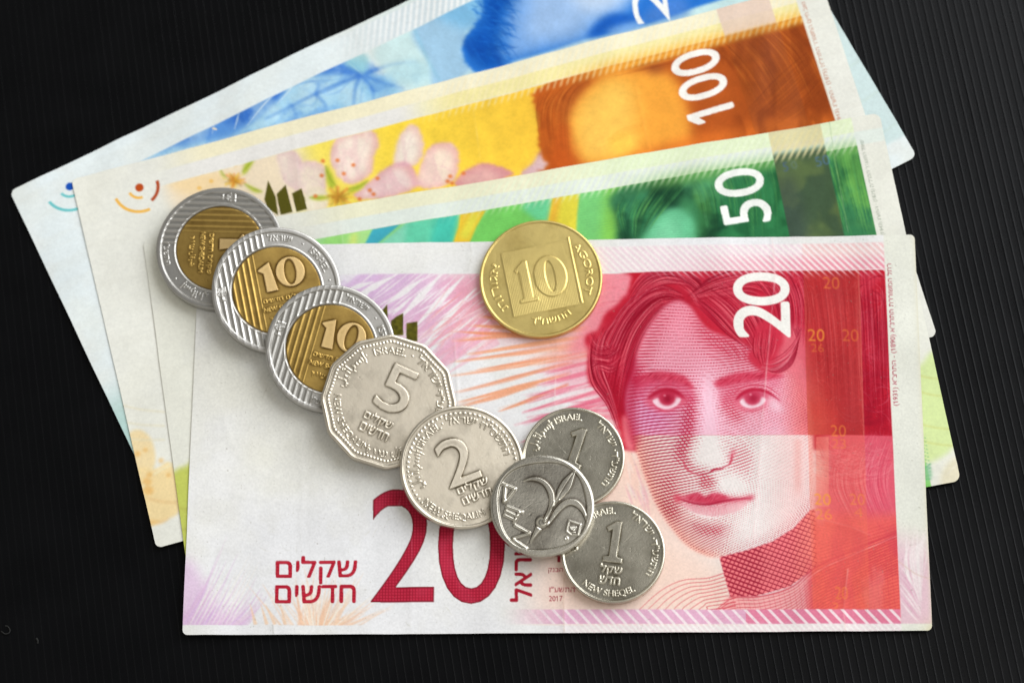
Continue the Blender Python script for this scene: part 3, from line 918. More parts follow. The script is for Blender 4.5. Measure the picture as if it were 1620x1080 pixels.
n.strands([(1110, 60), (1160, 110), (1210, 190)], [(1230, 20), (1290, 80), (1330, 170)], 200, dk, (.8, 2.0), (.2, .5), 5, clip=printed)
n.strands([(1180, 180), (1230, 120), (1300, 60)], [(1210, 210), (1280, 170), (1330, 110)], 70, [C(206, 104, 32), C(130, 56, 20)], (.8, 3), (.15, .4), 6, clip=printed)
for k in range(5):
    n.stroke([(962, 222 + k * 3), (985, 206 + k * 3), (1020, 196 + k * 3)], .6, .6, C(206, 130, 40), .35, .7, mid=1.2, clip=printed)
oh_ = ridged(n.shape, 26, 208, (1.3, .9))
os_ = noise(n.shape, 40, 4, 218, (1.6, .8))
n.full(OH * sstep(.5, .75, os_), C(146, 56, 18), .5); n.full(OH * sstep(.45, .2, os_), C(222, 122, 48), .4)
RH = printed * sstep(1120, 1180, X + (Y - 150) * -.25)
oh2 = ridged(n.shape, 40, 209, (2.4, .9))
n.full(RH * sstep(.55, .95, oh2), C(120, 48, 14), .45); n.full(RH * sstep(.1, -.4, oh2), C(206, 104, 36), .35)
# orange fade into the hatch band, strip window
n.full(sstep(88, 104, mx) * sstep(3.2, 6.6, my) * (1 - sstep(6.0, 8.0, my)) * (1 - sstep(137.3, 137.5, mx)), C(248, 178, 60), .8)
n.hatch(sstep(60, 75, mx) * sstep(.6, 1, my) * (1 - sstep(6.6, 7.4, my)) * (1 - sstep(137.3, 137.6, mx)), C(248, 234, 190), 1.25, .4, -.6, .42)
st = sstep(122.6, 122.8, mx) * (1 - sstep(132.6, 132.8, mx))
n.full(st * (1 - sstep(5.0, 6.2, my)), C(226, 200, 186), .85)
n.full(st * sstep(5, 6.2, my), C(132, 66, 22), .22)
n.text('100', (1112, 207), (1068, 83), (1050, 229), C(242, 238, 232), part=2) if False else None
# white upright denomination (reads upwards)
n.text('100', (1166, 179), (1133, 71), (1092, 202), C(243, 239, 233), grow=1.0, part=2)
# foil blades
for _i, p in enumerate([[(425, 286), (437, 312), (441, 341), (424, 330), (419, 316)], [(453, 293), (458, 312), (464, 336), (445, 340.5), (441, 322), (438.5, 307.5)], [(478, 299), (483, 315), (486.5, 331), (470, 335.5), (466, 320), (463, 306.5)]]):
    n.fill(p, C(86, 82, 22), .5, 1, smooth=False, part=3 + 20 * _i)
logo(n, 11.75, 5.0, C(186, 76, 24), C(240, 184, 82), C(176, 74, 34))
n.text('זאב חיים המשורר התרל"ה (1875) - התש"ג (1943)', (1336, 196), (1276, 2), (1327.5, 199), C(186, 120, 96), .95)
# watermark blossom at the lower left
n.full((1 - sstep(5, 8, mx)) * 0, C(0, 0, 0))
n.fill([(205, 690), (222, 680), (240, 695), (247, 725), (240, 745), (218, 742)], C(238, 214, 164), 2.5, .9)
n.fill([(218, 742), (248, 742), (270, 732), (285, 770), (285, 810), (255, 825), (236, 830), (225, 790)], C(239, 214, 160), 2.5, .95)
n.stroke([(226, 772), (243, 752), (275, 734)], 4, 4, C(240, 226, 186), .9, 1.2)
for x_, y_, r_ in ((219, 718, 5), (231, 712, 4), (256, 729, 4), (234, 762, 7), (238, 752, 5), (236, 776, 8), (268, 752, 4)):
    n.fill(ellipse(x_, y_, r_, r_ * .9), C(232, 184, 110), 2, .8)
n.stroke([(232, 788), (258, 794), (284, 796)], 4, 3, C(222, 184, 128), .7, 2); n.stroke([(238, 826), (255, 826), (268, 820)], 8, 3, C(236, 190, 120), .7, 2)
for k in range(3):
    n.stroke([(190, 640 + k * 26), (225, 648 + k * 24), (262, 652 + k * 22)], 3, 3, C(226, 218, 190), .6, 1.5)
n.grain(0.035)
n.c *= (1 + 0.09 * (noise(n.shape, 11, 3, 15) - .5) * printed * sstep(30, 45, mx))[..., None]
wrinkles(n, .07)
n.crease([(462, 190), (470, 240), (478, 330)], .06, 6, .35)
n.crease([(738, 120), (752, 190), (760, 250)], .05, 5, .35, C(246, 232, 190))
n.crease([(1005, 130), (1020, 200), (1030, 255)], .05, 4, .15, C(244, 190, 120))
n.crease([(1320, 40), (1365, 180), (1450, 470)], .04, 5, .2)
pt = (X > 845) & (mx < 137.4) & (my > 5.7) & (n.ids == 0)
n.ids[pt] = 1
n.ids[(st > .5) & (my > .5) & (n.ids < 2)] = 4
r100 = thing('banknote', 'orange banknote with pale blossoms and a white 100', 'banknote', 'fan of banknotes')
n.build(np.full(n.shape, Z100), r100, {0: 'paper', 1: 'portrait', 2: 'numeral', 3: 'foil_mark', 4: 'security_strip'}, {0: M_PAPER, 1: M_PAPER, 2: M_PAPER, 3: M_FOIL, 4: M_STRIP}, 1.1)

# ================================================================== green note
n = Note([(226, 379), (1391, 179), (1520, 760), (307, 975)], 136, 71, 6, C(229, 229, 219), 300)
common_paper(n, 0)
X, Y, mx, my = n.X, n.Y, n.mx, n.my
printed = sstep(5.5, 5.75, my) * (1 - sstep(130.6, 130.8, mx))
pr_ = 1 - sstep(130.6, 130.8, mx)
n.full(pr_ * (1 - sstep(2.7, 3.0, my)) * sstep(26, 40, mx), C(236, 234, 200), .8)
n.full(pr_ * (1 - sstep(2.7, 3.0, my)) * sstep(70, 90, mx), C(222, 238, 200), .8)
n.full(sstep(2.8, 3.0, my) * (1 - sstep(5.4, 5.6, my)) * sstep(28, 40, mx), C(222, 232, 226), .8)
gl = C(140, 210, 120)
n.full(printed * sstep(25, 34, mx), np.array(gl), .98)
def gf(p, c_, s=1.6, a=1.0):
    n.fill(p, c_, s, a, clip=printed, smooth=False)
gf([(505, 400), (520, 370), (560, 355), (595, 345), (600, 400)], C(152, 214, 120))
gf([(545, 400), (552, 372), (590, 352), (580, 400)], C(170, 222, 140), 3)
gf([(552, 392), (556, 372), (566, 366), (566, 392)], C(206, 226, 120), 3)
gf([(574, 395), (592, 360), (650, 342), (620, 368), (588, 395)], C(66, 168, 188))
gf([(594, 392), (625, 368), (650, 348), (650, 392)], C(128, 208, 178), 2)
gf([(640, 395), (646, 345), (690, 338), (695, 395)], C(100, 204, 168), 3)
gf([(680, 395), (690, 338), (730, 328), (722, 362), (716, 395)], C(72, 194, 172), 3)
gf([(714, 395), (726, 360), (730, 326), (776, 320), (762, 352), (740, 395)], C(232, 192, 56))
gf([(726, 375), (745, 340), (762, 335), (742, 380)], C(226, 218, 74), 4)
gf([(738, 398), (754, 360), (776, 322), (850, 306), (880, 302), (868, 345), (800, 395)], C(120, 206, 100), 1.6)
gf([(826, 330), (836, 308), (884, 298), (875, 350), (850, 350)], C(108, 208, 152), 4)
gf([(868, 352), (876, 310), (884, 300), (920, 294), (914, 340), (912, 380), (868, 372)], C(226, 214, 70), 1.6)
gf([(868, 352), (876, 312), (884, 302), (890, 302), (880, 355)], C(232, 180, 60), 3)
gf([(912, 400), (916, 340), (920, 294), (960, 284), (985, 300), (975, 400)], C(122, 204, 120), 2)
gf([(950, 400), (955, 350), (962, 285), (985, 280), (985, 400)], C(140, 208, 84), 8)
for k in range(26):
    y_ = 300 + k * 4
    n.stroke([(915, y_ + 6), (945, y_ + 2), (985, y_ - 5)], .8, .8, C(80, 168, 110), .35, .5, clip=printed)
    n.stroke([(760, y_ + 24), (800, y_ + 18), (860, y_ + 6)], .8, .8, C(88, 176, 84), .3, .5, clip=printed)
# portrait: dark curls, forehead, right hand side
n.fill([(965, 320), (978, 300), (1000, 292), (1050, 278), (1100, 262), (1150, 245), (1230, 222), (1300, 205), (1400, 190), (1420, 400), (985, 400), (975, 385), (985, 350)], C(56, 124, 80), 5, 1, clip=printed)
n.fill([(972, 318), (1000, 296), (1055, 278), (1085, 282), (1105, 310), (1080, 330), (1045, 340), (1025, 362), (1005, 380), (980, 372), (975, 345)], C(32, 84, 56), 6, .9, clip=printed)
n.fill([(1030, 300), (1055, 278), (1085, 300), (1085, 325), (1040, 330), (1020, 320)], C(18, 58, 38), 7, .8, clip=printed)
n.fill([(985, 330), (1000, 310), (1010, 330), (1008, 345), (995, 350)], C(72, 150, 104), 5, .6, clip=printed)
n.fill([(1005, 310), (1025, 300), (1030, 316), (1015, 322)], C(76, 156, 110), 5, .6, clip=printed)
n.fill([(1072, 322), (1085, 308), (1100, 322), (1095, 338), (1080, 338)], C(72, 148, 96), 5, .7, clip=printed)
n.fill([(1100, 295), (1108, 305), (1125, 335), (1115, 340), (1100, 315)], C(92, 148, 62), 4, .7, clip=printed)
n.fill([(1012, 400), (1022, 372), (1040, 345), (1060, 331), (1080, 332), (1100, 350), (1106, 375), (1102, 400)], C(108, 196, 148), 4.5, 1, clip=printed)
n.fill([(1030, 395), (1040, 360), (1060, 345), (1075, 360), (1070, 395)], C(136, 214, 170), 9, .7, clip=printed)
for k in range(18):
    y_ = 334 + k * 3.6
    n.stroke([(1015, y_ + 10), (1060, y_ + 3), (1105, y_ + 2)], .9, .9, C(70, 156, 110), .4, .4, clip=printed)
n.fill([(1106, 330), (1120, 300), (1135, 290), (1150, 400), (1106, 400)], C(52, 112, 62), 6, .7, clip=printed)
n.fill([(1146, 300), (1250, 262), (1290, 270), (1290, 400), (1150, 400)], C(38, 106, 62), 8, .8, clip=printed)
n.full(printed * sstep(1122, 1126, X - (Y - 260) * .12) * (1 - sstep(1130, 1210, X - (Y - 260) * .12)), C(40, 118, 76), .35)
gk = [C(20, 66, 42), C(80, 160, 96), C(120, 186, 90), C(34, 92, 54), C(60, 140, 90)]
n.strands([(985, 310), (975, 340), (990, 385)], [(1100, 270), (1050, 330), (1020, 372)], 130, gk, (1, 3), (.15, .5), 6, clip=printed)
n.strands([(1090, 275), (1110, 310), (1120, 390)], [(1220, 235), (1235, 300), (1240, 390)], 120, gk, (1, 3), (.1, .35), 6, clip=printed)
n.strands([(1290, 215), (1310, 290), (1340, 380)], [(1370, 205), (1380, 280), (1400, 380)], 130, gk + [C(130, 196, 90)], (1, 3), (.15, .5), 6, clip=printed)
GH = region(n, [(965, 322), (1000, 294), (1060, 274), (1110, 262), (1140, 285), (1150, 400), (1106, 400), (1104, 350), (1075, 330), (1045, 340), (1020, 375), (1000, 400), (975, 385), (985, 350)], 6) * printed
gh_ = ridged(n.shape, 30, 308, (1.2, 1))
gs_ = noise(n.shape, 44, 5, 318)
n.full(GH * sstep(.48, .68, gs_), C(12, 46, 32), .7); n.full(GH * sstep(.44, .24, gs_), C(92, 168, 116), .6)
GR = printed * sstep(1112, 1130, X)
gr_ = ridged(n.shape, 44, 309, (1.3, .9))
n.full(GR * sstep(.6, .95, gr_), C(24, 80, 46), .45); n.full(GR * sstep(.1, -.4, gr_), C(104, 170, 92), .38)
bl = noise(n.shape, 30, 4, 31)
n.full(printed * sstep(1300, 1320, X - (Y - 200) * .2) * sstep(.45, .7, bl), C(120, 186, 84), .5)
n.full(printed * sstep(1120, 1140, X) * (1 - sstep(1300, 1310, X)) * sstep(.5, .72, bl), C(56, 140, 84), .5)
n.full(sstep(84, 98, mx) * sstep(3.0, 7.0, my) * (1 - sstep(5.6, 8.5, my)) * (1 - sstep(130.6, 130.8, mx)), C(120, 180, 90), .75)
n.hatch(sstep(45, 75, mx) * sstep(.5, 1, my) * (1 - sstep(5.2, 7.4, my)) * (1 - sstep(130.6, 130.8, mx)), C(232, 242, 214), 1.3, .42, -.7, .55)
st = sstep(115.2, 115.4, mx) * (1 - sstep(124.9, 125.1, mx))
n.full(st * (1 - sstep(3.6, 4.4, my)), C(214, 202, 158), .8)
n.full(st * sstep(3.6, 5.4, my), C(66, 80, 58), .85)
n.full(st * sstep(5, 7, my) * sstep(.46, .74, noise(n.shape, 26, 3, 44)), C(104, 122, 66), .55)
n.full(st * (1 - sstep(117, 120.5, mx)) * sstep(7, 12, my), C(62, 76, 74), .5)
n.hatch(st * sstep(.5, 1, my) * (1 - sstep(5.0, 6.6, my)), C(222, 212, 160), 1.3, .42, -.7, .7)
n.text('50', (1312, 263), (1290, 263), (1312, 246), C(60, 90, 150), .0) if False else None
n.text('50', (1293, 264), (1315, 259), (1289, 249), C(84, 120, 180), .6, soft=.9)
n.text('5', (1241, 272), (1249, 270), (1238, 258), C(66, 92, 160), .6, soft=.9)
n.text('0', (1254, 268), (1263, 266), (1251, 256), C(96, 120, 132), .5, soft=.9)
n.text('50', (1230, 356), (1214, 266), (1140, 376), C(240, 242, 238), part=2) if False else None
n.text('50', (1223, 348), (1204, 262), (1147, 362), C(241, 243, 239), grow=1.0, part=2)
n.stroke([(1312, 188), (1325, 270), (1343, 369)], 1.2, 1.2, C(150, 176, 130), .5, .6)
n.text('שאול המשורר התרל"ה (1875) - התש"ג (1943)', (1402, 372), (1368, 222), (1394, 373), C(128, 138, 122), .8)
# lower left and right tails
n.fill([(272, 775), (300, 735), (340, 715), (340, 1000), (290, 1000)], C(192, 200, 92), 3, .95)
for k in range(4):
    n.stroke([(270, 800 + k * 34), (295, 806 + k * 32), (330, 806 + k * 30)], 3.5, 3, C(176, 170, 84), .6, 2)
n.fill([(1440, 600), (1460, 575), (1480, 560), (1500, 650), (1510, 700), (1492, 722), (1455, 735), (1440, 720)], C(208, 226, 156), 4, .9)
for k, (ya, yb) in enumerate(((590, 600), (614, 628), (664, 680), (690, 706))):
    n.stroke([(1440, ya), (1475, (ya + yb) / 2 + 3), (1520, yb)], 3, 3, C(202, 206, 130), .7, 1.6)
for k in range(9):
    for j in range(4):
        n.fill(ellipse(1452 + k * .9 + j * 4.2, 688 + k * 6 + j * 1.5, 1.0 + k * .07, 1.0), C(96, 168, 120), .6, .8)
for k in range(5):
    n.stroke([(1462, 742 + k * 4), (1474, 733 + k * 6)], 2.4, 2.4, C(92, 160, 118), .7, .8)
n.fill([(1463, 745), (1470, 735), (1476, 752), (1468, 760)], C(140, 190, 150), 2, .6)
n.fill([(1496, 738), (1520, 722), (1524, 765), (1490, 768)], C(226, 216, 184), 4, .7)
n.grain(0.035)
n.c *= (1 + 0.10 * (noise(n.shape, 12, 3, 25) - .5) * printed * sstep(24, 36, mx))[..., None]
wrinkles(n, .07)
n.crease([(536, 330), (545, 395)], .07, 5, .4)
n.crease([(822, 270), (832, 330)], .07, 5, .35, C(240, 238, 214))
n.crease([(1112, 320), (1122, 380)], .05, 4, .3, C(120, 180, 130))
n.crease([(1498, 752), (1520, 728)], .25, 5, .5)
pt = (X > 968) & (mx < 130.7) & (my > 5.6) & (n.ids == 0)
n.ids[pt] = 1
n.ids[(st > .5) & (my > .5) & (n.ids < 2)] = 4
r50 = thing('banknote', 'green banknote with dark curls and a white 50', 'banknote', 'fan of banknotes')
n.build(np.full(n.shape, Z50), r50, {0: 'paper', 1: 'portrait', 2: 'numeral', 4: 'security_strip'}, {0: M_PAPER, 1: M_PAPER, 2: M_PAPER, 4: M_STRIP}, 1.4)

# ================================================================== red note on top
n = Note([(315, 389.5), (1447, 371), (1475, 997), (289, 1004)], 129, 71, 8, C(231, 231, 234), 400)
n.full(sstep(.45, .8, noise(n.shape, 90, 4, 401)), C(228, 227, 220), .5)
n.full(sstep(.5, .8, noise(n.shape, 30, 4, 402)), C(222, 221, 218), .35)
X, Y, mx, my = n.X, n.Y, n.mx, n.my
RX = 1398 + (Y - 380) * 0.0455                       # right edge of the printed block
topy = 433.0 - (X - 760) * 0.012
printed = sstep(0, 2.2, Y - topy) * (1 - sstep(-.8, .8, X - RX)) * (1 - sstep(983, 985, Y))
clipt = sstep(-.8, .8, Y - 433) * (1 - sstep(988.0, 989.5, Y))
# olive soft shadow of the coins painted into the paper, with yellow-grey stains
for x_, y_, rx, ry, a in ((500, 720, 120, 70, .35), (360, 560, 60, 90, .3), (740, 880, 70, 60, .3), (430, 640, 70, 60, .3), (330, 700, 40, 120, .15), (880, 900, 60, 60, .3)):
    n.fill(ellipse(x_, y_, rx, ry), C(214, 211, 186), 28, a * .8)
# --- palm ray washes, upper left
for _ in range(150):
    t = rng.random()
    x0 = 480 + 215 * t + rng.normal(0, 9); y0 = 500 + 80 * t + rng.normal(0, 14)
    ln_ = rng.uniform(70, 170); an = math.radians(rng.normal(34 + 6 * t, 4))
    x1, y1 = x0 + ln_ * math.cos(an), y0 - ln_ * math.sin(an)
    tt = np.clip((x0 - 480) / 260, 0, 1)
    col = C(212, 180, 222) * (1 - tt) + C(236, 172, 188) * tt
    n.stroke([(x0, y0), (x1, y1)], 1, rng.uniform(8, 16), col, rng.uniform(.3, .55), 1.2, clip=clipt, smooth=False)
n.fill([(540, 433), (790, 433), (800, 470), (700, 490), (600, 500), (545, 470)], C(220, 186, 218), 14, .45, clip=clipt, smooth=False)
n.fill([(690, 433), (1000, 428), (985, 520), (860, 545), (740, 515), (715, 475)], C(236, 152, 168), 22, .8, clip=clipt, smooth=False)
for (x0, y0, x1, y1, wd) in ((560, 470, 625, 437, 9), (575, 470, 585, 462, 5), (612, 482, 672, 440, 9), (630, 508, 700, 433, 10), (655, 520, 735, 436, 10), (600, 455, 560, 470, 4), (675, 535, 755, 455, 8), (545, 460, 592, 446, 7), (690, 545, 770, 490, 5), (620, 500, 652, 470, 5), (660, 560, 740, 470, 6)):
    n.stroke([(x0, y0), (x1, y1)], 1, 1, C(238, 235, 236), .95, .8, mid=wd * 1.15, clip=clipt, smooth=False)
for _ in range(110):                                   # thin pale rays
    x0 = rng.uniform(560, 780); y0 = rng.uniform(440, 560); l_ = rng.uniform(25, 70); an = math.radians(rng.normal(38, 5))
    n.stroke([(x0, y0), (x0 + l_ * math.cos(an), y0 - l_ * math.sin(an))], .4, .4, C(240, 232, 236), .75, .5, mid=rng.uniform(1, 3.4), clip=clipt, smooth=False)
for _ in range(70):
    x0 = rng.uniform(660, 760); y0 = rng.uniform(500, 570); l_ = rng.uniform(25, 70); an = math.radians(rng.normal(38, 7))
    n.stroke([(x0, y0), (x0 + l_ * math.cos(an), y0 - l_ * math.sin(an))], .4, 2, C(234, 160, 168), .5, .7, clip=clipt, smooth=False)
# --- orange pencil strokes
wl = C(233, 230, 228)
def pencil(lst, cols, w_, a_, jit=3):
    for (x0, y0, x1, y1) in lst:
        for _ in range(7):
            j = rng.normal(0, jit, 4) * (1.6, .6, 1.6, .8)
            n.stroke([(x0 + j[0], y0 + j[1]), ((x0 + x1) / 2, (y0 + y1) / 2 + rng.normal(0, 1.2)), (x1 + j[2], y1 + j[3])], .5, 2.5, cols[rng.integers(len(cols))], rng.uniform(*a_), .8, mid=rng.uniform(*w_), clip=clipt)
OR = [C(238, 164, 124), C(234, 150, 112), C(242, 180, 146), C(226, 134, 100)]
PK = [C(224, 104, 136), C(214, 84, 118), C(232, 140, 160), C(226, 120, 140)]
pencil([(730, 526, 850, 533), (720, 540, 930, 520), (742, 560, 950, 530), (720, 572, 945, 545), (755, 586, 940, 556), (715, 595, 940, 562), (722, 622, 900, 575), (730, 636, 900, 592), (760, 500, 840, 512), (745, 515, 830, 520), (790, 650, 900, 610), (724, 644, 850, 610)], OR, (2, 7), (.25, .55))
pencil([(850, 610, 990, 575), (835, 636, 985, 590), (830, 628, 985, 600), (826, 652, 990, 608), (820, 672, 985, 622), (838, 665, 1000, 632), (840, 660, 1000, 645), (900, 640, 1010, 625), (900, 660, 1010, 660), (960, 690, 1000, 660), (860, 590, 975, 565), (930, 590, 985, 570), (840, 690, 860, 680), (830, 700, 870, 680)], PK, (2, 7), (.25, .6))
n.fill([(880, 560), (950, 530), (985, 600), (1010, 700), (960, 690), (930, 620), (880, 610)], C(234, 128, 150), 14, .55)
n.fill([(840, 545), (950, 520), (950, 560), (860, 575)], C(242, 178, 150), 10, .5)
for _ in range(60):
    x0 = rng.uniform(760, 940); y0 = rng.uniform(560, 690); l_ = rng.uniform(40, 110)
    sl_ = .12 + .35 * (y0 - 520) / 170
    n.stroke([(x0, y0), (x0 + l_, y0 - l_ * sl_)], .3, .3, wl, rng.uniform(.2, .6), .8, mid=rng.uniform(1, 3), clip=clipt, smooth=False)
# --- peach ground left of the neck and pink dabs
n.fill([(880, 700), (1000, 690), (1050, 820), (1140, 880), (1170, 985), (860, 985), (850, 900)], C(240, 210, 196), 22, .95, clip=clipt)
n.fill([(985, 700), (1010, 700), (1050, 810), (1100, 870), (1060, 840), (1000, 780)], C(244, 196, 180), 8, .6)
for _ in range(26):
    x0 = rng.uniform(985, 1020); y0 = rng.uniform(690, 790)
    n.stroke([(x0, y0), (x0 + rng.uniform(5, 16), y0 + rng.uniform(20, 50))], .5, .5, random.choice([C(226, 160, 176), C(238, 226, 220)]), .45, 1, mid=4)
# ------------------------------------------------ portrait block
blk = printed * sstep(-3, 3, X - (1010 - (Y - 425) * .9))
hair = [(1012, 414), (1000, 440), (992, 465), (975, 485), (958, 497), (951, 514), (945, 524), (929, 530), (927, 543), (936, 558), (930, 578), (931, 600), (940, 612), (955, 614), (966, 640), (977, 670), (986, 700), (1004, 712), (1300, 712), (1480, 712), (1480, 400)]
n.fill([(935, 433), (1030, 426), (1000, 500), (960, 540), (900, 560), (930, 500)], C(234, 138, 152), 7, .95, clip=clipt * sstep(0, 2, Y - topy))
for _ in range(40):
    x0 = rng.uniform(935, 985); y0 = rng.uniform(440, 530)
    n.stroke([(x0, y0), (x0 + rng.uniform(12, 34), y0 - rng.uniform(1, 8))], .4, .4, random.choice([C(240, 176, 178), C(226, 112, 130)]), .4, .6, mid=2, clip=printed)
n.fill(ragged(hair, .7, 12), C(190, 26, 46), 2.6, 1, clip=printed)
hn_ = ridged(n.shape, 60, 412, (1.0, 1.6)); HR_ = region(n, hair, 2) * printed
n.full(HR_ * sstep(.5, .95, hn_), C(156, 10, 38), .45); n.full(HR_ * sstep(.25, -.3, hn_), C(216, 78, 98), .45)
# broad light and dark locks
for p, c_, s_, a_ in [([(992, 470), (1030, 452), (1085, 452), (1090, 476), (1050, 486), (1015, 520), (1000, 580), (975, 600), (955, 560), (960, 510)], C(190, 34, 58), 6, .8),
                      ([(975, 500), (1000, 490), (1008, 510), (985, 560), (965, 575), (950, 555)], C(168, 20, 46), 6, .7),
                      ([(930, 540), (950, 532), (970, 560), (960, 590), (940, 590)], C(206, 52, 74), 5, .8),
                      ([(945, 600), (985, 580), (1002, 600), (990, 660), (975, 655)], C(160, 14, 42), 6, .75),
                      ([(1020, 425), (1075, 420), (1095, 440), (1070, 455), (1030, 445)], C(196, 36, 60), 5, .7),
                      ([(1060, 424), (1100, 418), (1130, 440), (1110, 470), (1085, 455)], C(214, 66, 88), 6, .7),
                      ([(1115, 425), (1180, 416), (1215, 440), (1190, 480), (1140, 500), (1112, 470)], C(184, 28, 52), 8, .75),
                      ([(1095, 470), (1140, 480), (1200, 500), (1190, 545), (1150, 530), (1120, 515)], C(192, 36, 60), 6, .7),
                      ([(1190, 520), (1215, 470), (1262, 440), (1270, 520), (1262, 560), (1240, 520)], C(198, 44, 66), 8, .6),
                      ([(1235, 430), (1290, 425), (1290, 520), (1262, 540), (1245, 480)], C(178, 30, 52), 8, .5)]:
    n.fill(p, c_, s_, a_, clip=printed)
dkr = [C(128, 0, 28), C(150, 8, 38), C(220, 82, 98), C(208, 58, 78), C(140, 4, 32), C(232, 116, 128)]
n.strands([(1085, 468), (1040, 452), (990, 480), (955, 540), (945, 592)], [(1082, 482), (1045, 492), (1015, 535), (1000, 585), (985, 655)], 330, dkr, (1.0, 2.2), (.4, .85), 2, clip=printed)
n.strands([(1075, 430), (1040, 424), (1010, 440), (990, 475)], [(1100, 455), (1060, 450), (1030, 460), (1000, 490)], 170, dkr, (1.0, 2.2), (.35, .8), 2, clip=printed)
n.strands([(1075, 425), (1105, 440), (1120, 460)], [(1070, 450), (1095, 470), (1110, 500)], 100, dkr, (1.0, 2.0), (.35, .8), 2, clip=printed)
n.strands([(1090, 470), (1130, 436), (1190, 420), (1265, 424)], [(1095, 480), (1140, 500), (1190, 505), (1215, 560)], 320, dkr, (1.0, 2.2), (.35, .75), 3, clip=printed)
n.strands([(928, 532), (945, 560), (962, 580)], [(948, 520), (965, 550), (985, 560)], 60, dkr, (.7, 1.6), (.3, .7), 2, clip=printed)
n.strands([(985, 500), (960, 530), (955, 575), (968, 620), (984, 680)], [(935, 535), (932, 570), (938, 606), (962, 640), (980, 690)], 150, dkr, (1.0, 2.0), (.35, .8), 2.5, clip=printed)
n.strands([(930, 536), (946, 552), (966, 548), (984, 528)], [(936, 600), (950, 584), (970, 590), (994, 570)], 90, dkr, (1.0, 2.0), (.3, .7), 2.5, clip=printed)
# right hand curls
for _ in range(560):
    cx_ = rng.uniform(1245, 1415); cy_ = rng.uniform(425, 690); r_ = rng.uniform(4, 32); a0 = rng.uniform(0, 6.28)
    cx_ = round(cx_ / 46) * 46 + 14 * math.sin(cy_ * .071) + rng.normal(0, 7); cy_ = round(cy_ / 53) * 53 + 16 * math.sin(cx_ * .053) + rng.normal(0, 8)
    tt = np.linspace(a0, a0 + rng.uniform(.8, 2.6), 9)
    n.stroke(np.stack([cx_ + r_ * np.cos(tt), cy_ + r_ * np.sin(tt)], 1), .3, .3, dkr[rng.integers(6)], rng.uniform(.25, .65), 0, mid=rng.uniform(1.0, 2.1), clip=printed, smooth=False)
for k in range(30):
    y_ = 632 + k * 2.6
    n.stroke([(1366, y_ + 12), (1390, y_), (1416, y_ - 4)], .5, .5, C(120, 0, 30), .5, .3, mid=1.4, clip=printed)
# lower right hair (washed lighter below the tinted band)
lowr = sstep(687, 690, Y) * printed
n.full(lowr * sstep(1288, 1318, X + (Y - 690) * .12 * np.sin(Y / 30)) , C(218, 86, 106), .97)
n.full(lowr * sstep(1270, 1290, X) * sstep(800, 850, Y), C(224, 96, 100), .9)
n.strands([(1330, 690), (1310, 760), (1340, 830)], [(1420, 690), (1400, 760), (1425, 840)], 200, [C(198, 56, 82), C(234, 130, 142), C(206, 66, 90), C(240, 150, 158)], (.8, 2.2), (.2, .5), 6, clip=printed)
for _ in range(120):
    cx_ = 1340 + rng.normal(0, 30); cy_ = 700 + rng.normal(0, 10); r_ = rng.uniform(10, 60); tt = np.linspace(.3, 2.6, 9) + rng.normal(0, .3)
    n.stroke(np.stack([cx_ + r_ * np.cos(tt), cy_ + r_ * np.sin(tt)], 1), .3, .3, random.choice([C(200, 60, 84), C(238, 146, 156)]), rng.uniform(.15, .4), 0, mid=1.4, clip=lowr, smooth=False)

# --- face ground colour
face = [(1040, 500), (1055, 484), (1075, 477), (1095, 488), (1108, 508), (1125, 524), (1165, 538), (1195, 552), (1228, 560), (1262, 560), (1276, 600), (1284, 660), (1289, 740), (1287, 800), (1278, 815), (1256, 836), (1222, 857), (1180, 871), (1140, 881), (1112, 876), (1085, 860), (1058, 828), (1036, 792), (1020, 752), (1008, 715), (1000, 690), (992, 655), (992, 620), (1002, 590), (1008, 560), (1022, 525)]
fm = n.mask(face, 2.2)
FM = np.zeros(n.shape); FM[fm[1]:fm[1] + fm[0].shape[0], fm[2]:fm[2] + fm[0].shape[1]] = fm[0]
up = 1 - sstep(687.2, 689.0, Y)
g = np.clip((Y - 480) / 210, 0, 1)[..., None]
fc_up = C(234, 146, 166) * (1 - g) + C(240, 186, 204) * g
fc_up = fc_up + (C(222, 160, 204) - fc_up) * (0.75 * np.exp(-(((X - 1030) / 45) ** 2 + ((Y - 655) / 45) ** 2)))[..., None]
fc_up = fc_up + (C(240, 204, 222) - fc_up) * (0.7 * np.exp(-(((X - 1120) / 30) ** 2 + ((Y - 640) / 60) ** 2)))[..., None]
fc_up = fc_up + (C(232, 112, 110) - fc_up) * sstep(1225, 1275, X)[..., None] * .75
fc_lo = np.ones(n.shape + (3,)) * C(235, 228, 226)
fc_lo = fc_lo + (C(242, 206, 204) - fc_lo) * sstep(1195, 1260, X)[..., None] * .75
ledge = np.interp(Y, [690, 750, 800, 830, 860, 880], [1000, 1020, 1040, 1058, 1085, 1125])
fc_lo = fc_lo + (C(243, 168, 150) - fc_lo) * (np.exp(-np.clip(X - ledge, 0, 999) / 26))[..., None] * .9
fc_lo = fc_lo + (C(236, 176, 170) - fc_lo) * (np.exp(-(((X - 1262) / 7) ** 2)) * sstep(690, 700, Y) * (1 - sstep(760, 800, Y)))[..., None] * .6
n.full(FM * up, fc_up); n.full(FM * (1 - up), fc_lo)
# pale ear / background beside the cheek
n.fill([(985, 660), (998, 665), (1004, 700), (1002, 712), (990, 706)], C(236, 130, 140), 3, .9)
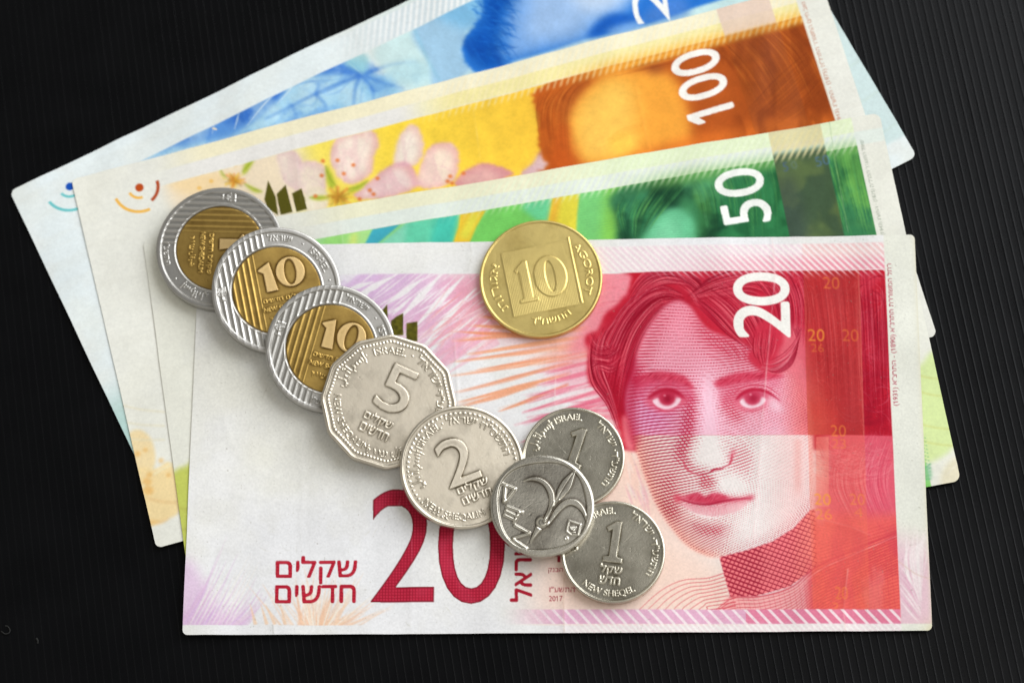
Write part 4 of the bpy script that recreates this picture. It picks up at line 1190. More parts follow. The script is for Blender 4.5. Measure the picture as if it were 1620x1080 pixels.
# neck and dress ground
neck = [(1139, 881), (1180, 871), (1222, 857), (1256, 836), (1282, 808), (1290, 806), (1293, 896), (1250, 928), (1196, 943), (1156, 943), (1147, 912)]
nm = n.mask(neck, 1.0, False); NM = np.zeros(n.shape); NM[nm[1]:nm[1] + nm[0].shape[0], nm[2]:nm[2] + nm[0].shape[1]] = nm[0]
n.full(NM, C(240, 124, 130))
n.full(NM * sstep(1235, 1290, X), C(240, 132, 120), .8)
dress = n.mask([(1150, 945), (1200, 945), (1255, 928), (1292, 897), (1425, 840), (1430, 986), (1120, 986)], 1.5, False)
DM = np.zeros(n.shape); DM[dress[1]:dress[1] + dress[0].shape[0], dress[2]:dress[2] + dress[0].shape[1]] = dress[0]
n.full(DM * printed, C(240, 160, 160), .8)
n.full(DM * printed * sstep(1270, 1292, X), C(232, 98, 88), .95)
n.full(printed * sstep(1284, 1290, X) * sstep(800, 830, Y) * (1 - DM), C(232, 98, 92), .85)

# --- tone map of the engraving
T = np.zeros(n.shape)
def tone(p, v, s, smooth=True, add=True):
    r = n.mask(p, s, smooth)
    if r is None: return
    m_, y0, x0 = r
    sl = (slice(y0, y0 + m_.shape[0]), slice(x0, x0 + m_.shape[1]))
    T[sl] = np.clip(T[sl] + v * m_, 0, 1) if add else T[sl] * (1 - m_) + v * m_
T += .20 * FM
tone([(990, 600), (1010, 560), (1040, 500), (1060, 490), (1040, 540), (1020, 600)], .35, 9)
tone([(1100, 495), (1140, 530), (1200, 555), (1240, 570), (1200, 575), (1150, 560), (1110, 530)], .25, 9)
tone([(992, 610), (1050, 590), (1095, 605), (1103, 650), (1098, 690), (1086, 730), (1060, 760), (1080, 790), (1060, 830), (1040, 800), (1010, 720)], .26, 9)
tone([(1096, 615), (1103, 650), (1099, 690), (1090, 715), (1082, 735), (1070, 720), (1080, 680), (1085, 640)], .30, 6)
tone([(1082, 735), (1088, 745), (1104, 752), (1100, 775), (1085, 785), (1060, 780), (1050, 760)], .22, 7)
tone([(1040, 790), (1075, 800), (1100, 825), (1150, 830), (1160, 845), (1130, 870), (1100, 862), (1070, 840)], .24, 8)
tone([(1090, 824), (1120, 830), (1150, 832), (1140, 844), (1110, 842)], .25, 5)
tone([(1085, 738), (1100, 750), (1120, 752), (1118, 742), (1100, 735), (1090, 722)], .26, 4)
tone([(1108, 752), (1130, 754), (1134, 768), (1122, 776), (1108, 772)], .42, 4)
tone([(1158, 712), (1172, 705), (1190, 715), (1188, 745), (1165, 742), (1154, 738)], .20, 5)
tone([(1138, 640), (1150, 615), (1175, 605), (1172, 625), (1168, 645), (1180, 665), (1160, 668), (1146, 655)], .38, 5)
tone([(1110, 600), (1130, 600), (1140, 690), (1150, 730), (1130, 742), (1100, 735), (1090, 718), (1104, 690)], -.16, 6)
tone([(1130, 758), (1160, 748), (1180, 760), (1185, 780), (1150, 782), (1135, 775)], -.16, 6)
tone([(1060, 500), (1085, 500), (1090, 560), (1060, 585), (1030, 590), (1030, 560)], -.06, 10)
tone([(1195, 690), (1280, 690), (1285, 800), (1240, 840), (1180, 865), (1150, 860), (1160, 820), (1190, 790)], -.13, 8)
tone([(1096, 486), (1130, 520), (1190, 548), (1210, 580), (1180, 590), (1140, 575), (1105, 540)], .22, 8)
tone([(1140, 872), (1185, 860), (1225, 845), (1262, 815), (1280, 790), (1284, 806), (1258, 838), (1222, 858), (1180, 872)], .16, 6)
T = np.clip(T, 0, .95)
# line directions: nearly level on the brow, bending round cheek and chin
xr = X - 1060
slope = np.interp(Y, [480, 620, 700, 760, 820, 880], [-.06, -.05, .10, .16, .42, .62])
curve = np.interp(Y, [480, 640, 700, 800], [.0, -.0016, -.0012, -.0004])
ph = (Y + slope * xr + curve * xr ** 2 * np.sign(-xr)) / 5.0
tri = np.abs((ph % 1) - .5) * 2
ph2 = (X + .22 * (Y - 700)) / 4.6
tri2 = np.abs((ph2 % 1) - .5) * 2
Td = np.where(T < .3, T * (0.35 + 1.35 * (1 - tri2)), T)
wdt = .14
cov = sstep(1 - Td - wdt, 1 - Td + wdt, tri) * sstep(.02, .12, T)
# second hatch family in the darker passages
ph3 = (Y * .62 - (X - 1000) * .78) / 5.2
tri3 = np.abs((ph3 % 1) - .5) * 2
cov2 = sstep(1 - (T - .42) * .9 - wdt, 1 - (T - .42) * .9 + wdt, tri3) * sstep(.42, .55, T)
ink = np.ones(n.shape + (3,)) * C(196, 44, 72)
ink = ink + (C(168, 30, 74) - ink) * (np.exp(-(((X - 1035) / 55) ** 2 + ((Y - 660) / 60) ** 2)))[..., None]
ink = ink + (C(150, 24, 44) - ink) * (np.exp(-np.clip(X - ledge, 0, 999) / 40) * (1 - up))[..., None]
n.full(FM * np.clip(cov + cov2, 0, 1), ink, .94)
# neck crosshatch
pa_ = np.abs((((Y - .36 * X) / 7.2) % 1) - .5) * 2; pb_ = np.abs((((X * .86 + .42 * Y) / 6.6) % 1) - .5) * 2
dn = .40 - .14 * sstep(1195, 1215, X) - .10 * sstep(1250, 1290, X)
cn = np.maximum(sstep(1 - dn - .14, 1 - dn + .14, pa_), .75 * sstep(1 - dn * .8 - .14, 1 - dn * .8 + .14, pb_))
n.full(NM * cn, C(146, 20, 46), .85)
# dress lines
for k in range(17):
    o_ = k * 5.4
    n.stroke([(1120 - o_ * .3, 975 + o_ * .5), (1160, 946 + o_), (1205, 943 + o_), (1255, 928 + o_ * .9), (1292, 898 + o_ * .9), (1360, 868 + o_ * .8), (1420, 842 + o_ * .75)], 1.2, 1.2, C(196, 50, 70), .75, .35, clip=printed)
for k in range(34):
    x_ = 1160 + k * 8
    n.stroke([(x_, 945 - max(0, x_ - 1210) * .4), (x_ + 9, 985 - max(0, x_ - 1210) * .1)], .9, .9, C(206, 70, 84), .4, .3, clip=printed * DM)
n.stroke([(1154, 944), (1200, 944), (1252, 929), (1292, 897), (1350, 870), (1422, 840)], 2.4, 1.6, C(200, 50, 66), .6, .8, clip=printed)
n.stroke([(1154, 950), (1202, 950), (1256, 935), (1296, 903), (1354, 876), (1424, 846)], 1.2, 1.2, C(246, 190, 184), .8, .5, clip=printed)
for k in range(10):
    o_ = k * 6.2
    n.stroke([(1010 + o_ * 2.2, 966 + 0 * o_), (1045 + o_ * 1.3, 935 + o_ * .75), (1080 + o_ * .8, 918 + o_ * .9), (1120, 914 + o_ * .9), (1150, 905 + o_ * 1.0), (1165, 902 + o_)], .8, 1.6, C(206, 64, 78), .8, .35, clip=printed * (1 - NM) * (1 - sstep(1146, 1158, X) * (1 - sstep(940, 946, Y))))
# lower hatch over the red dress, right
ph = np.abs((((Y + .33 * X) / 5.4) % 1) - .5) * 2
n.full(printed * sstep(1290, 1300, X) * sstep(845, 880, Y + (X - 1290) * .3) * sstep(.45, .8, ph), C(204, 58, 68), .45)
ph = np.abs((((Y - .2 * X) / 4.2) % 1) - .5) * 2
n.full(printed * sstep(1288, 1294, X) * (1 - sstep(1360, 1375, X)) * sstep(690, 700, Y) * (1 - sstep(880, 900, Y)) * sstep(.5, .8, ph), C(210, 84, 92), .3)
n.full(printed * sstep(1290, 1292, X) * sstep(690, 692, Y) * (1 - sstep(1310, 1312, X)) * (1 - sstep(800, 802, Y)), C(236, 158, 146), .5)

mo_ = noise(n.shape, 46, 5, 431, (1.6, .8)); mr_ = printed * sstep(1262, 1300, X)
n.full(mr_ * up * sstep(.5, .72, mo_), C(140, 8, 34), .5); n.full(mr_ * up * sstep(.44, .26, mo_), C(214, 80, 92), .4)
n.full(mr_ * (1 - up) * sstep(.5, .75, mo_), C(200, 62, 84), .45); n.full(mr_ * (1 - up) * sstep(.44, .26, mo_), C(240, 140, 140), .35)
# --- brows, eyes, nose, mouth
def hatch_fill(p, base, dark, s, n_, ang, a=.9):
    n.fill(p, base, s, a)
    r = n.mask(p, 1.0)
    cl = np.zeros(n.shape); cl[r[1]:r[1] + r[0].shape[0], r[2]:r[2] + r[0].shape[1]] = r[0]
    p = np.array(p, float); mn = p.min(0); mxx = p.max(0)
    for _ in range(n_):
        c0 = rng.uniform(mn, mxx); l_ = rng.uniform(8, 20); an = math.radians(ang + rng.normal(0, 9))
        n.stroke([c0, c0 + l_ * np.array([math.cos(an), -math.sin(an)])], .3, .3, dark[rng.integers(len(dark))], rng.uniform(.3, .7), 0, mid=1.5, clip=cl, smooth=False)
hatch_fill([(1000, 603), (1012, 594), (1040, 588), (1066, 591), (1085, 598), (1098, 616), (1086, 613), (1062, 608), (1036, 607), (1014, 612)], C(204, 54, 82), [C(166, 16, 48), C(226, 100, 124)], 2.2, 110, 35)
hatch_fill([(1130, 606), (1148, 596), (1172, 590), (1205, 589), (1240, 594), (1222, 601), (1196, 604), (1165, 609), (1140, 614)], C(204, 52, 80), [C(166, 16, 48), C(226, 100, 124)], 2.2, 110, 35)
n.fill([(1004, 604), (1030, 600), (1070, 604), (1096, 618), (1098, 640), (1084, 632), (1058, 614), (1030, 620), (1012, 632)], C(206, 78, 112), 4, .5)
n.fill([(1138, 612), (1165, 606), (1200, 603), (1235, 600), (1228, 616), (1200, 612), (1172, 618), (1154, 640), (1142, 640)], C(214, 96, 124), 4, .45)
n.fill([(990, 590), (1004, 560), (1012, 600), (1006, 650), (1012, 700), (1000, 700), (990, 660)], C(168, 18, 52), 5, .6)
# left eye
n.fill([(1020, 636), (1030, 620), (1052, 612), (1076, 620), (1090, 635), (1072, 646), (1050, 652), (1032, 646)], C(216, 92, 118), 3.5, .85)
n.fill([(1033, 634), (1042, 628), (1056, 625), (1070, 627), (1078, 632), (1070, 643), (1054, 647.5), (1040, 643)], C(242, 210, 222), 1.2, .97)
n.fill([(1026, 632), (1036, 621), (1054, 615), (1072, 619), (1084, 631), (1070, 630), (1042, 630)], C(202, 70, 100), 2.0, .85)
n.fill(ellipse(1056, 630, 13.5, 12), C(190, 46, 76), 1.6, .97); n.fill(ellipse(1057, 631, 6.5, 6.5), C(150, 14, 44), 2.2, .9)
n.fill(ellipse(1052, 626, 2, 1.6), C(226, 130, 150), .8, .8)
n.fill([(1024, 632), (1034, 621), (1052, 614), (1070, 617), (1084, 630), (1074, 626), (1056, 620), (1040, 624)], C(176, 22, 54), 1.4, .95)
n.stroke([(1026, 622), (1040, 612), (1058, 608), (1076, 614)], .6, .6, C(190, 40, 70), .8, .6, mid=2.2)
n.stroke([(1034, 640), (1042, 647), (1056, 651), (1072, 646)], .6, .6, C(204, 70, 98), .85, .8, mid=2.4)
n.stroke([(1076, 627), (1084, 631), (1090, 637)], 2.4, .8, C(196, 50, 80), .85, .8)
# right eye
n.fill([(1160, 640), (1166, 622), (1186, 612), (1212, 618), (1222, 634), (1206, 648), (1186, 652), (1168, 648)], C(222, 104, 128), 3.5, .8)
n.fill([(1171, 636), (1178, 629), (1192, 625), (1206, 628), (1212, 634), (1204, 643), (1188, 646.5), (1176, 643)], C(243, 214, 226), 1.2, .97)
n.fill([(1164, 634), (1174, 621), (1190, 616), (1208, 619), (1218, 631), (1206, 630), (1178, 631)], C(206, 80, 110), 2.0, .8)
n.fill(ellipse(1191, 630, 13.5, 12), C(198, 62, 92), 1.6, .97); n.fill(ellipse(1192, 631, 6.5, 6.5), C(166, 26, 58), 2.2, .9)
n.fill(ellipse(1188, 625, 2, 1.6), C(232, 150, 168), .8, .8)
n.fill([(1164, 634), (1172, 622), (1188, 615), (1206, 616), (1220, 622), (1236, 636), (1222, 628), (1206, 621), (1190, 620), (1176, 626)], C(184, 28, 60), 1.3, .92)
n.stroke([(1162, 624), (1172, 615), (1190, 610), (1214, 613), (1234, 626)], .6, .8, C(196, 46, 76), .85, .6, mid=2.4)
n.stroke([(1168, 646), (1182, 651), (1198, 650), (1210, 645)], .6, .6, C(214, 92, 116), .8, .8, mid=2.4)
n.fill([(1214, 628), (1232, 638), (1240, 652), (1220, 648)], C(242, 206, 220), 4, .7)
# nose
n.stroke([(1082, 728), (1084, 738), (1094, 747), (1108, 751)], 1, 1, C(200, 60, 84), .8, .9, mid=2.6)
n.stroke([(1108, 750), (1122, 748), (1130, 743), (1142, 741), (1150, 737)], .6, .8, C(176, 24, 54), .95, .6, mid=3.6)
n.stroke([(1150, 738), (1157, 730), (1159, 718)], 1, 2, C(196, 50, 76), .85, .9, mid=3.4)
n.fill([(1156, 728), (1164, 716), (1160, 710), (1155, 722)], C(214, 96, 116), 2.5, .7)
# mouth
n.fill([(1068, 786), (1084, 783), (1098, 780), (1106, 779), (1116, 785), (1124, 781), (1136, 779), (1150, 784), (1166, 787), (1182, 785), (1194, 784), (1186, 792), (1160, 796), (1130, 799), (1100, 797), (1080, 793)], C(216, 88, 110), 2.2, .85)
hatch_fill([(1086, 786), (1104, 780), (1116, 787), (1130, 781), (1152, 787), (1130, 796), (1100, 794)], C(200, 52, 80), [C(170, 22, 52), C(224, 110, 130)], 1.6, 60, 50, .8)
n.stroke([(1070, 787), (1084, 792), (1102, 797), (1122, 798), (1144, 793), (1166, 789.5), (1190, 788)], 1, 1, C(164, 16, 48), .9, 1.0, mid=3.8)
n.fill([(1066, 784), (1074, 783), (1078, 792), (1070, 795)], C(212, 80, 98), 2.5, .8)
n.fill([(1184, 785), (1194, 785), (1191, 790), (1184, 791)], C(208, 84, 104), 2.4, .5)
n.fill([(1076, 796), (1100, 800), (1130, 801), (1160, 797), (1184, 793), (1172, 806), (1150, 814), (1125, 817), (1100, 812)], C(236, 196, 200), 2, .9)
for k in range(44):
    x_ = 1078 + k * 2.35
    yb = np.interp(x_, [1078, 1100, 1130, 1160, 1184], [798, 812, 817, 811, 796])
    yt = np.interp(x_, [1078, 1110, 1130, 1160, 1184], [796, 800, 801, 796, 792])
    n.stroke([(x_, yt), (x_ + (x_ - 1125) * .06, yb)], 1.3, .5, C(212, 84, 106), .75 if x_ < 1150 else .45, .25)
n.stroke([(1088, 806), (1106, 815), (1126, 819), (1146, 816)], .4, .4, C(244, 232, 230), .9, .8, mid=3)
# hair falling over the brow, right of the parting
n.fill(ragged([(1098, 486), (1118, 506), (1136, 524), (1160, 536), (1186, 548), (1196, 566), (1206, 588), (1232, 590), (1262, 566), (1290, 560), (1290, 470), (1150, 470)], 1.2, 31), C(196, 38, 62), 5, .9, clip=printed)
n.fill([(1226, 520), (1262, 515), (1282, 560), (1284, 640), (1262, 600), (1236, 580)], C(226, 112, 126), 6, .8, clip=printed)
n.strands([(1092, 474), (1120, 500), (1150, 528), (1190, 556)], [(1130, 440), (1180, 470), (1210, 520), (1216, 580)], 170, dkr, (1.0, 2.2), (.35, .8), 3, clip=printed)
n.strands([(1180, 430), (1215, 470), (1232, 530)], [(1270, 425), (1285, 480), (1280, 560)], 190, dkr, (1.0, 2.2), (.3, .7), 4, clip=printed)
n.strands([(1275, 420), (1290, 520), (1300, 690)], [(1400, 418), (1405, 520), (1412, 690)], 260, dkr, (1.0, 2.4), (.15, .45), 8, clip=printed)
for k in range(16):
    n.stroke([(1206 - k * .5, 560 - k * 2), (1210, 584 - k), (1232, 592 - k * 1.8), (1254, 578 - k * 2.2), (1262 + k * .5, 548 - k * 2), (1254 + k, 520)], .5, .5, dkr[rng.integers(6)], .55, .3, mid=1.8, clip=printed)
# lock of hair on the brow
n.fill([(1196, 520), (1206, 508), (1232, 515), (1240, 540), (1228, 560), (1222, 578), (1216, 586), (1200, 584), (1186, 572), (1184, 560), (1194, 548)], C(202, 46, 70), 2.5, .95)
n.strands([(1196, 515), (1192, 555), (1205, 582)], [(1232, 515), (1226, 555), (1214, 580)], 60, dkr, (.7, 1.6), (.3, .7), 1.5)
for k in range(7):
    n.stroke([(1204 + k, 582 - k * 1.5), (1226, 586 - k * 2.5), (1246 + k, 572 - k * 3), (1256 + k * 1.2, 552 - k * 3)], .6, .6, random.choice([C(214, 84, 104), C(236, 150, 160), C(200, 60, 84)]), .6, .4, mid=1.8)

# --- crimson band over the upper part is the printed tint; holographic strip; gold figures
st = sstep(-.7, .7, X - (1270 + (Y - 400) * .028)) * (1 - sstep(-.7, .7, X - (1359 + (Y - 400) * .030)))
n.full(st * printed * up, C(178, 56, 42), .50)
n.full(st * printed * up * sstep(560, 690, Y) * (1 - sstep(1290, 1350, X)), C(216, 96, 78), .6)
n.full(st * printed * (1 - up), C(236, 110, 84), .32)
n.stroke([(1357, 385), (1362, 520), (1367, 690)], 1.2, 1.2, C(222, 120, 110), .6, .5)
GO = C(240, 158, 56)
for s_, x_, y_, wd, hh, a in (('20', 1303, 457, 26, 19, .55), ('20', 1279, 540, 26, 19, .95), ('20', 1333, 540, 26, 19, .5), ('26', 1284, 557, 20, 13, .5), ('20', 1315, 691, 24, 18, .6), ('23', 1317, 710, 22, 15, .4), ('20', 1289, 799, 26, 18, .95), ('26', 1291, 822, 26, 17, .6), ('20', 1345, 799, 24, 18, .5), ('4', 1352, 818, 14, 15, .4), ('20', 1322, 948, 20, 20, .5), ('2', 1318, 965, 10, 12, .4)):
    n.text(s_, (x_, y_), (x_ + wd, y_ + .5), (x_ - .5, y_ - hh), GO, a * .75, .012, .6)
# --- top hatch band
tb = (1 - sstep(0, 1.5, Y - (topy - 1))) * sstep(880, 960, X) * (1 - sstep(-.8, .8, X - RX)) * sstep(1.2, 1.6, my)
n.full(tb, C(236, 208, 218), .75)
n.full(tb * sstep(1268, 1270, X), C(234, 190, 188), .7)
n.full(tb * sstep(0, 20, Y - 396) * sstep(1000, 1300, X), C(228, 130, 154), .7)
n.hatch(tb, C(240, 234, 232), 1.22, .46, .95, .85)
fade = np.exp(-((Y - topy) / 9.0) ** 2) * sstep(1000, 1100, X) * (1 - sstep(-.8, .8, X - RX))
n.hatch(fade, C(238, 214, 216), 1.22, .36, .95, .7)
n.full((1 - sstep(0, 1.5, Y - (topy - 1))) * (1 - sstep(880, 960, X)) * sstep(380, 540, X), C(232, 231, 228), .5)
# --- bottom hatch band
bb = sstep(962.5, 964, Y) * (1 - sstep(985.5, 987, Y)) * sstep(790, 900, X) * (1 - sstep(-.8, .8, X - RX))
bc = np.where((X < 1180)[..., None], C(222, 170, 200), C(222, 128, 160))
n.full(bb, bc, .9)
n.hatch(bb, C(240, 226, 230), 2.05, .30, .9, .92)
b2 = sstep(985.5, 987, Y) * sstep(850, 950, X) * (1 - sstep(-.8, .8, X - RX))
n.full(b2, C(236, 214, 216), .6)
n.hatch(b2, C(240, 236, 234), 1.02, .45, .9, .8)
# --- right margin palm
n.full(sstep(-.5, .5, X - RX), C(222, 223, 208), .7)
pm = sstep(-.5, .5, X - RX) * (1 - sstep(985, 987, Y))
n.full(pm * sstep(830, 900, Y + (1475 - X) * .25), C(222, 178, 196), .75)
for k in range(24):
    x0 = 1424 + (k % 4) * 6; y0 = 985 - k * 3
    n.stroke([(1458 + rng.normal(0, 2), 975 - k * 2.5), (1440 + rng.normal(0, 6) + k * .8, 905 - k * 2), (1434 + k * 1.7, 850 + rng.normal(0, 12))], .5, .5, C(236, 226, 226), .7, .7, mid=rng.uniform(1.5, 4), clip=pm)
for k in range(7):
    n.stroke([(1424, 895 + k * 9), (1440, 915 + k * 9), (1456, 950 + k * 6)], .5, .5, random.choice([C(240, 232, 232), C(214, 160, 184)]), .7, .7, mid=3, clip=pm)
n.stroke([(1422, 888), (1450, 908), (1474, 916)], 1.5, 1.5, C(208, 176, 160), .6, .8, clip=pm)
# --- left bottom palm rays (lilac) and orange fan
cl2 = 1 - sstep(987.5, 989, Y)
n.fill([(288, 905), (300, 880), (320, 915), (350, 960), (365, 990), (285, 992)], C(220, 188, 220), 7, .75, clip=cl2, smooth=False)
for k in range(52):
    bx = 284 + k * 2.0; 
    ang = math.radians(66 - k * .28 + rng.normal(0, 1.6)); l_ = rng.uniform(60, 175) * (1 - k / 90)
    n.stroke([(bx - 8, 996), (bx + l_ * math.cos(ang) * .55, 996 - l_ * math.sin(ang) * .5), (bx + l_ * math.cos(ang), 996 - l_ * math.sin(ang))], 5, .3, random.choice([C(214, 176, 214), C(220, 188, 214), C(208, 172, 218)]), .45, .7, clip=cl2)
for k in range(10):
    bx = 300 + k * 7; l_ = rng.uniform(80, 140)
    n.stroke([(bx, 992), (bx + l_ * .45, 992 - l_ * .85)], .5, .3, C(234, 231, 229), .85, .7, mid=rng.uniform(2, 4.5), clip=cl2, smooth=False)
for k in range(70):
    a_ = rng.uniform(22, 128); l_ = rng.uniform(50, 112) * (1 if 50 < a_ < 120 else .85); an = math.radians(a_)
    bx, by = 500 + rng.normal(0, 14) - (a_ - 85) * .7, 992
    n.stroke([(bx, by), (bx + l_ * math.cos(an), by - l_ * math.sin(an) * .9)], 6 if 60 < a_ < 105 else 4, .4, random.choice([C(238, 196, 164), C(242, 208, 180), C(234, 184, 152)]), .42, .8, clip=cl2, smooth=False)
for k in range(16):
    a_ = rng.uniform(25, 110); an = math.radians(a_)
    n.stroke([(505 - (a_ - 85) * .6, 990), (505 - (a_ - 85) * .6 + 75 * math.cos(an), 990 - 70 * math.sin(an))], 1.6, 1, C(240, 232, 220), .75, .5, clip=cl2, smooth=False)
for x0, x1 in ((405, 396), (423, 413), (436, 420), (452, 444)):
    n.stroke([(x0, 988), (x1, 955)], 6, .6, C(238, 202, 172), .8, .8, smooth=False, clip=cl2)
# --- printed words
RD = C(168, 24, 46)
def heb(s, box, part=5, bold=.03):
    (xa, yb), (xb, yt) = box
    n.text(s, (xa, yb), (xb, yb - .5), (xa + .3, yt), RD, 1, 0, 0, part, box=True, grow=.8)
heb('שקלים', ((437, 923.5), (565, 880)))
heb('חדשים', ((436, 953.5), (562.5, 926)), 25)
lm = ((n.ids % 20) == 5) & (n.c[..., 1] < .45)
n.c[lm] = n.c[lm] + (C(196, 50, 66) - n.c[lm]) * (sstep(.3, .8, np.abs(((my * 1.75) % 1) - .5) * 2)[lm][:, None]) * .7
# big 20
def big(s, p0, p1, p2, pid):
    r = n.text(s, p0, p1, p2, RD, get=True)
    M = np.zeros(n.shape); M[r[1]:r[1] + r[0].shape[0], r[2]:r[2] + r[0].shape[1]] = r[0]
    inner = sstep(.75, .98, blur(M, 1.6))
    gx_ = np.abs(((mx * 1.9) % 1) - .5) * 2; gy_ = np.abs(((my * 1.9) % 1) - .5) * 2
    dots = np.maximum(sstep(.55, .95, gx_), sstep(.55, .95, gy_))
    colr = C(192, 44, 70) + (C(150, 20, 44) - C(192, 44, 70)) * dots[..., None]
    colr = colr + (C(204, 74, 100) - colr) * sstep(.5, .8, noise(n.shape, 30, 2, 77))[..., None] * .35
    n.full(M, C(128, 18, 36)); n.full(inner, colr)
    n.ids[M > .5] = pid
big('2', (586.5, 952.5), (687, 952), (587.5, 774.5), 3)
big('0', (693, 955.5), (799, 955), (694, 771), 23)
n.text('ישראל', (842, 951.5), (841, 842), (808, 951.5), C(166, 24, 46), 1, 0, 0, 45, box=True, grow=.8)
n.text('נגיד', (868, 890), (935, 889.6), (868, 872), C(150, 34, 50), 1, .008, 0, 65, box=True)
n.text('הבנק', (868, 907), (891, 906.8), (868, 898.5), C(150, 34, 50), 1, .008, 0, 85, box=True)
n.text('התשע"ז', (869, 937), (909.5, 936.6), (869, 928), C(150, 34, 50), 1, .008, 0, 105, box=True)
n.text('2017', (869, 951), (890.5, 950.8), (869, 942.5), C(150, 34, 50), 1, .008, 0, 125, box=True)
# upright caption in the margin (reads upwards)
n.text('רחל המשוררת התרנ"א (1890) - התרצ"א (1931)', (1424, 641), (1413, 417), (1413.5, 641.5), C(164, 50, 72), 1, .014, .1, 6, box=True)
# white upright 20
n.text('2', (1250.5, 534), (1248.5, 479), (1163, 535), C(240, 238, 233), 1, 0, 0, 2, grow=1.0)
n.text('0', (1249.5, 482.5), (1248, 432), (1162, 483.5), C(240, 238, 233), 1, 0, 0, 22, grow=1.0)
# foil blades
for _i, p in enumerate([[(613, 482), (614, 500), (613.5, 520), (600, 520), (605, 492)], [(638.5, 496), (638.5, 531), (619, 531), (619, 508), (628, 501)], [(661, 509), (661, 540), (643.5, 540), (643.5, 512)]]):
    n.fill(p, C(88, 84, 22), .5, 1, smooth=False, part=4 + 20 * _i)
fo = (n.ids % 20) == 4
n.c[fo] *= (0.75 + .5 * noise(n.shape, 3, 2, 66)[fo])[:, None]
# --- rubbed creases, specks, grain
n.grain(0.05, 2.2)
sp = noise(n.shape, 2.2, 1, 91)
n.full((sp > .965) * (1 - FM), C(150, 146, 132), .35)
wrinkles(n, .085)
n.crease([(1222, 372), (1226, 440), (1219, 520), (1212, 600), (1204, 700), (1192, 850)], .07, 3.5, .85, C(246, 214, 214))
n.crease([(884, 540), (879, 610), (878, 650)], .07, 3.5, .8, C(240, 224, 220))
n.crease([(886, 700), (893, 880), (892, 940), (893, 1000)], .16, 4, .8, C(200, 168, 150))
n.crease([(743, 386), (746, 405), (740, 428)], .10, 5, .6, C(176, 172, 156))
n.crease([(720, 540), (726, 640)], .06, 3, .5)
n.crease([(1278, 690), (1281, 780)], .05, 4, .5, C(244, 224, 222))
n.crease([(1342, 900), (1336, 960), (1338, 998)], .10, 4, .6, C(244, 206, 196))
n.crease([(432, 988), (433, 1003)], .10, 4, .6, C(150, 146, 138))
n.crease([(1290, 820), (1340, 832), (1380, 848)], .06, 5, .3, C(244, 160, 148))
n.crease([(640, 760), (652, 860), (650, 1000)], .07, 5, .25)
n.crease([(470, 580), (478, 760), (474, 985)], .06, 6, .12)
n.crease([(330, 770), (420, 790), (520, 812)], .05, 5, .12)
n.crease([(345, 640), (380, 720), (440, 760)], .05, 5, .10)
for _ in range(26):
    x0, y0 = rng.uniform(320, 720), rng.uniform(560, 985); a_ = rng.uniform(0, 3.1); l_ = rng.uniform(8, 36)
    n.stroke([(x0, y0), (x0 + l_ * math.cos(a_) * .5, y0 + l_ * math.sin(a_) * .5 + rng.normal(0, 2)), (x0 + l_ * math.cos(a_), y0 + l_ * math.sin(a_))], .3, .3, random.choice([C(196, 194, 180), C(186, 182, 166), C(242, 242, 240)]), rng.uniform(.2, .5), .5, mid=rng.uniform(.6, 1.6))
for _ in range(40):
    x0, y0 = rng.uniform(300, 1460), rng.uniform(390, 1000)
    n.fill(ellipse(x0, y0, rng.uniform(.6, 1.6), rng.uniform(.5, 1.2), 0, 8), C(120, 112, 98), .4, rng.uniform(.2, .55), smooth=False)
n.full(np.exp(-np.hypot(X - 1475, Y - 997) / 10), C(206, 190, 130), .6)
n.full(np.exp(-np.abs(X - (1447 + (Y - 371) * .0447)) / 3.0), C(222, 216, 190), .6)

n.z += .16 * np.clip(1 - np.abs(X - (1212 - (Y - 600) * .08)) / 55, 0, 1) + .12 * np.clip(1 - np.abs(X - 650) / 60, 0, 1) * sstep(780, 900, Y) + .10 * np.clip(1 - np.abs(X - 1040) / 50, 0, 1) * sstep(900, 980, Y)
pt = ((FM > .5) | (NM > .5) | ((printed > .5) & ((X > 1012) | (n.mask(hair, 0) is None))) ) & (n.ids == 0)
hm = n.mask(hair, 0); HM = np.zeros(n.shape); HM[hm[1]:hm[1] + hm[0].shape[0], hm[2]:hm[2] + hm[0].shape[1]] = hm[0]
pt |= (HM > .5) & (printed > .5) & (n.ids == 0)
pt &= ~((X < 1140) & (Y > 700) & (FM < .5) & (NM < .5))
n.ids[pt] = 1
n.ids[(st * printed > .5) & (n.ids < 2)] = 7
z20 = Z20 - 0.30 * sstep(58, 71, my)
r20 = thing('banknote', 'red banknote on top of the fan with a woman portrait and a large red 20', 'banknote', 'fan of banknotes')
n.build(z20, r20, {0: 'paper', 1: 'portrait', 2: 'numeral', 3: 'numeral', 4: 'foil_mark', 5: 'lettering', 6: 'caption', 7: 'security_strip'},
        {0: M_PAPER, 1: M_PAPER, 2: M_PAPER, 3: M_PAPER, 4: M_FOIL, 5: M_PAPER, 6: M_PAPER, 7: M_STRIP}, 0.9)
ZTOP = Z20 + 0.06

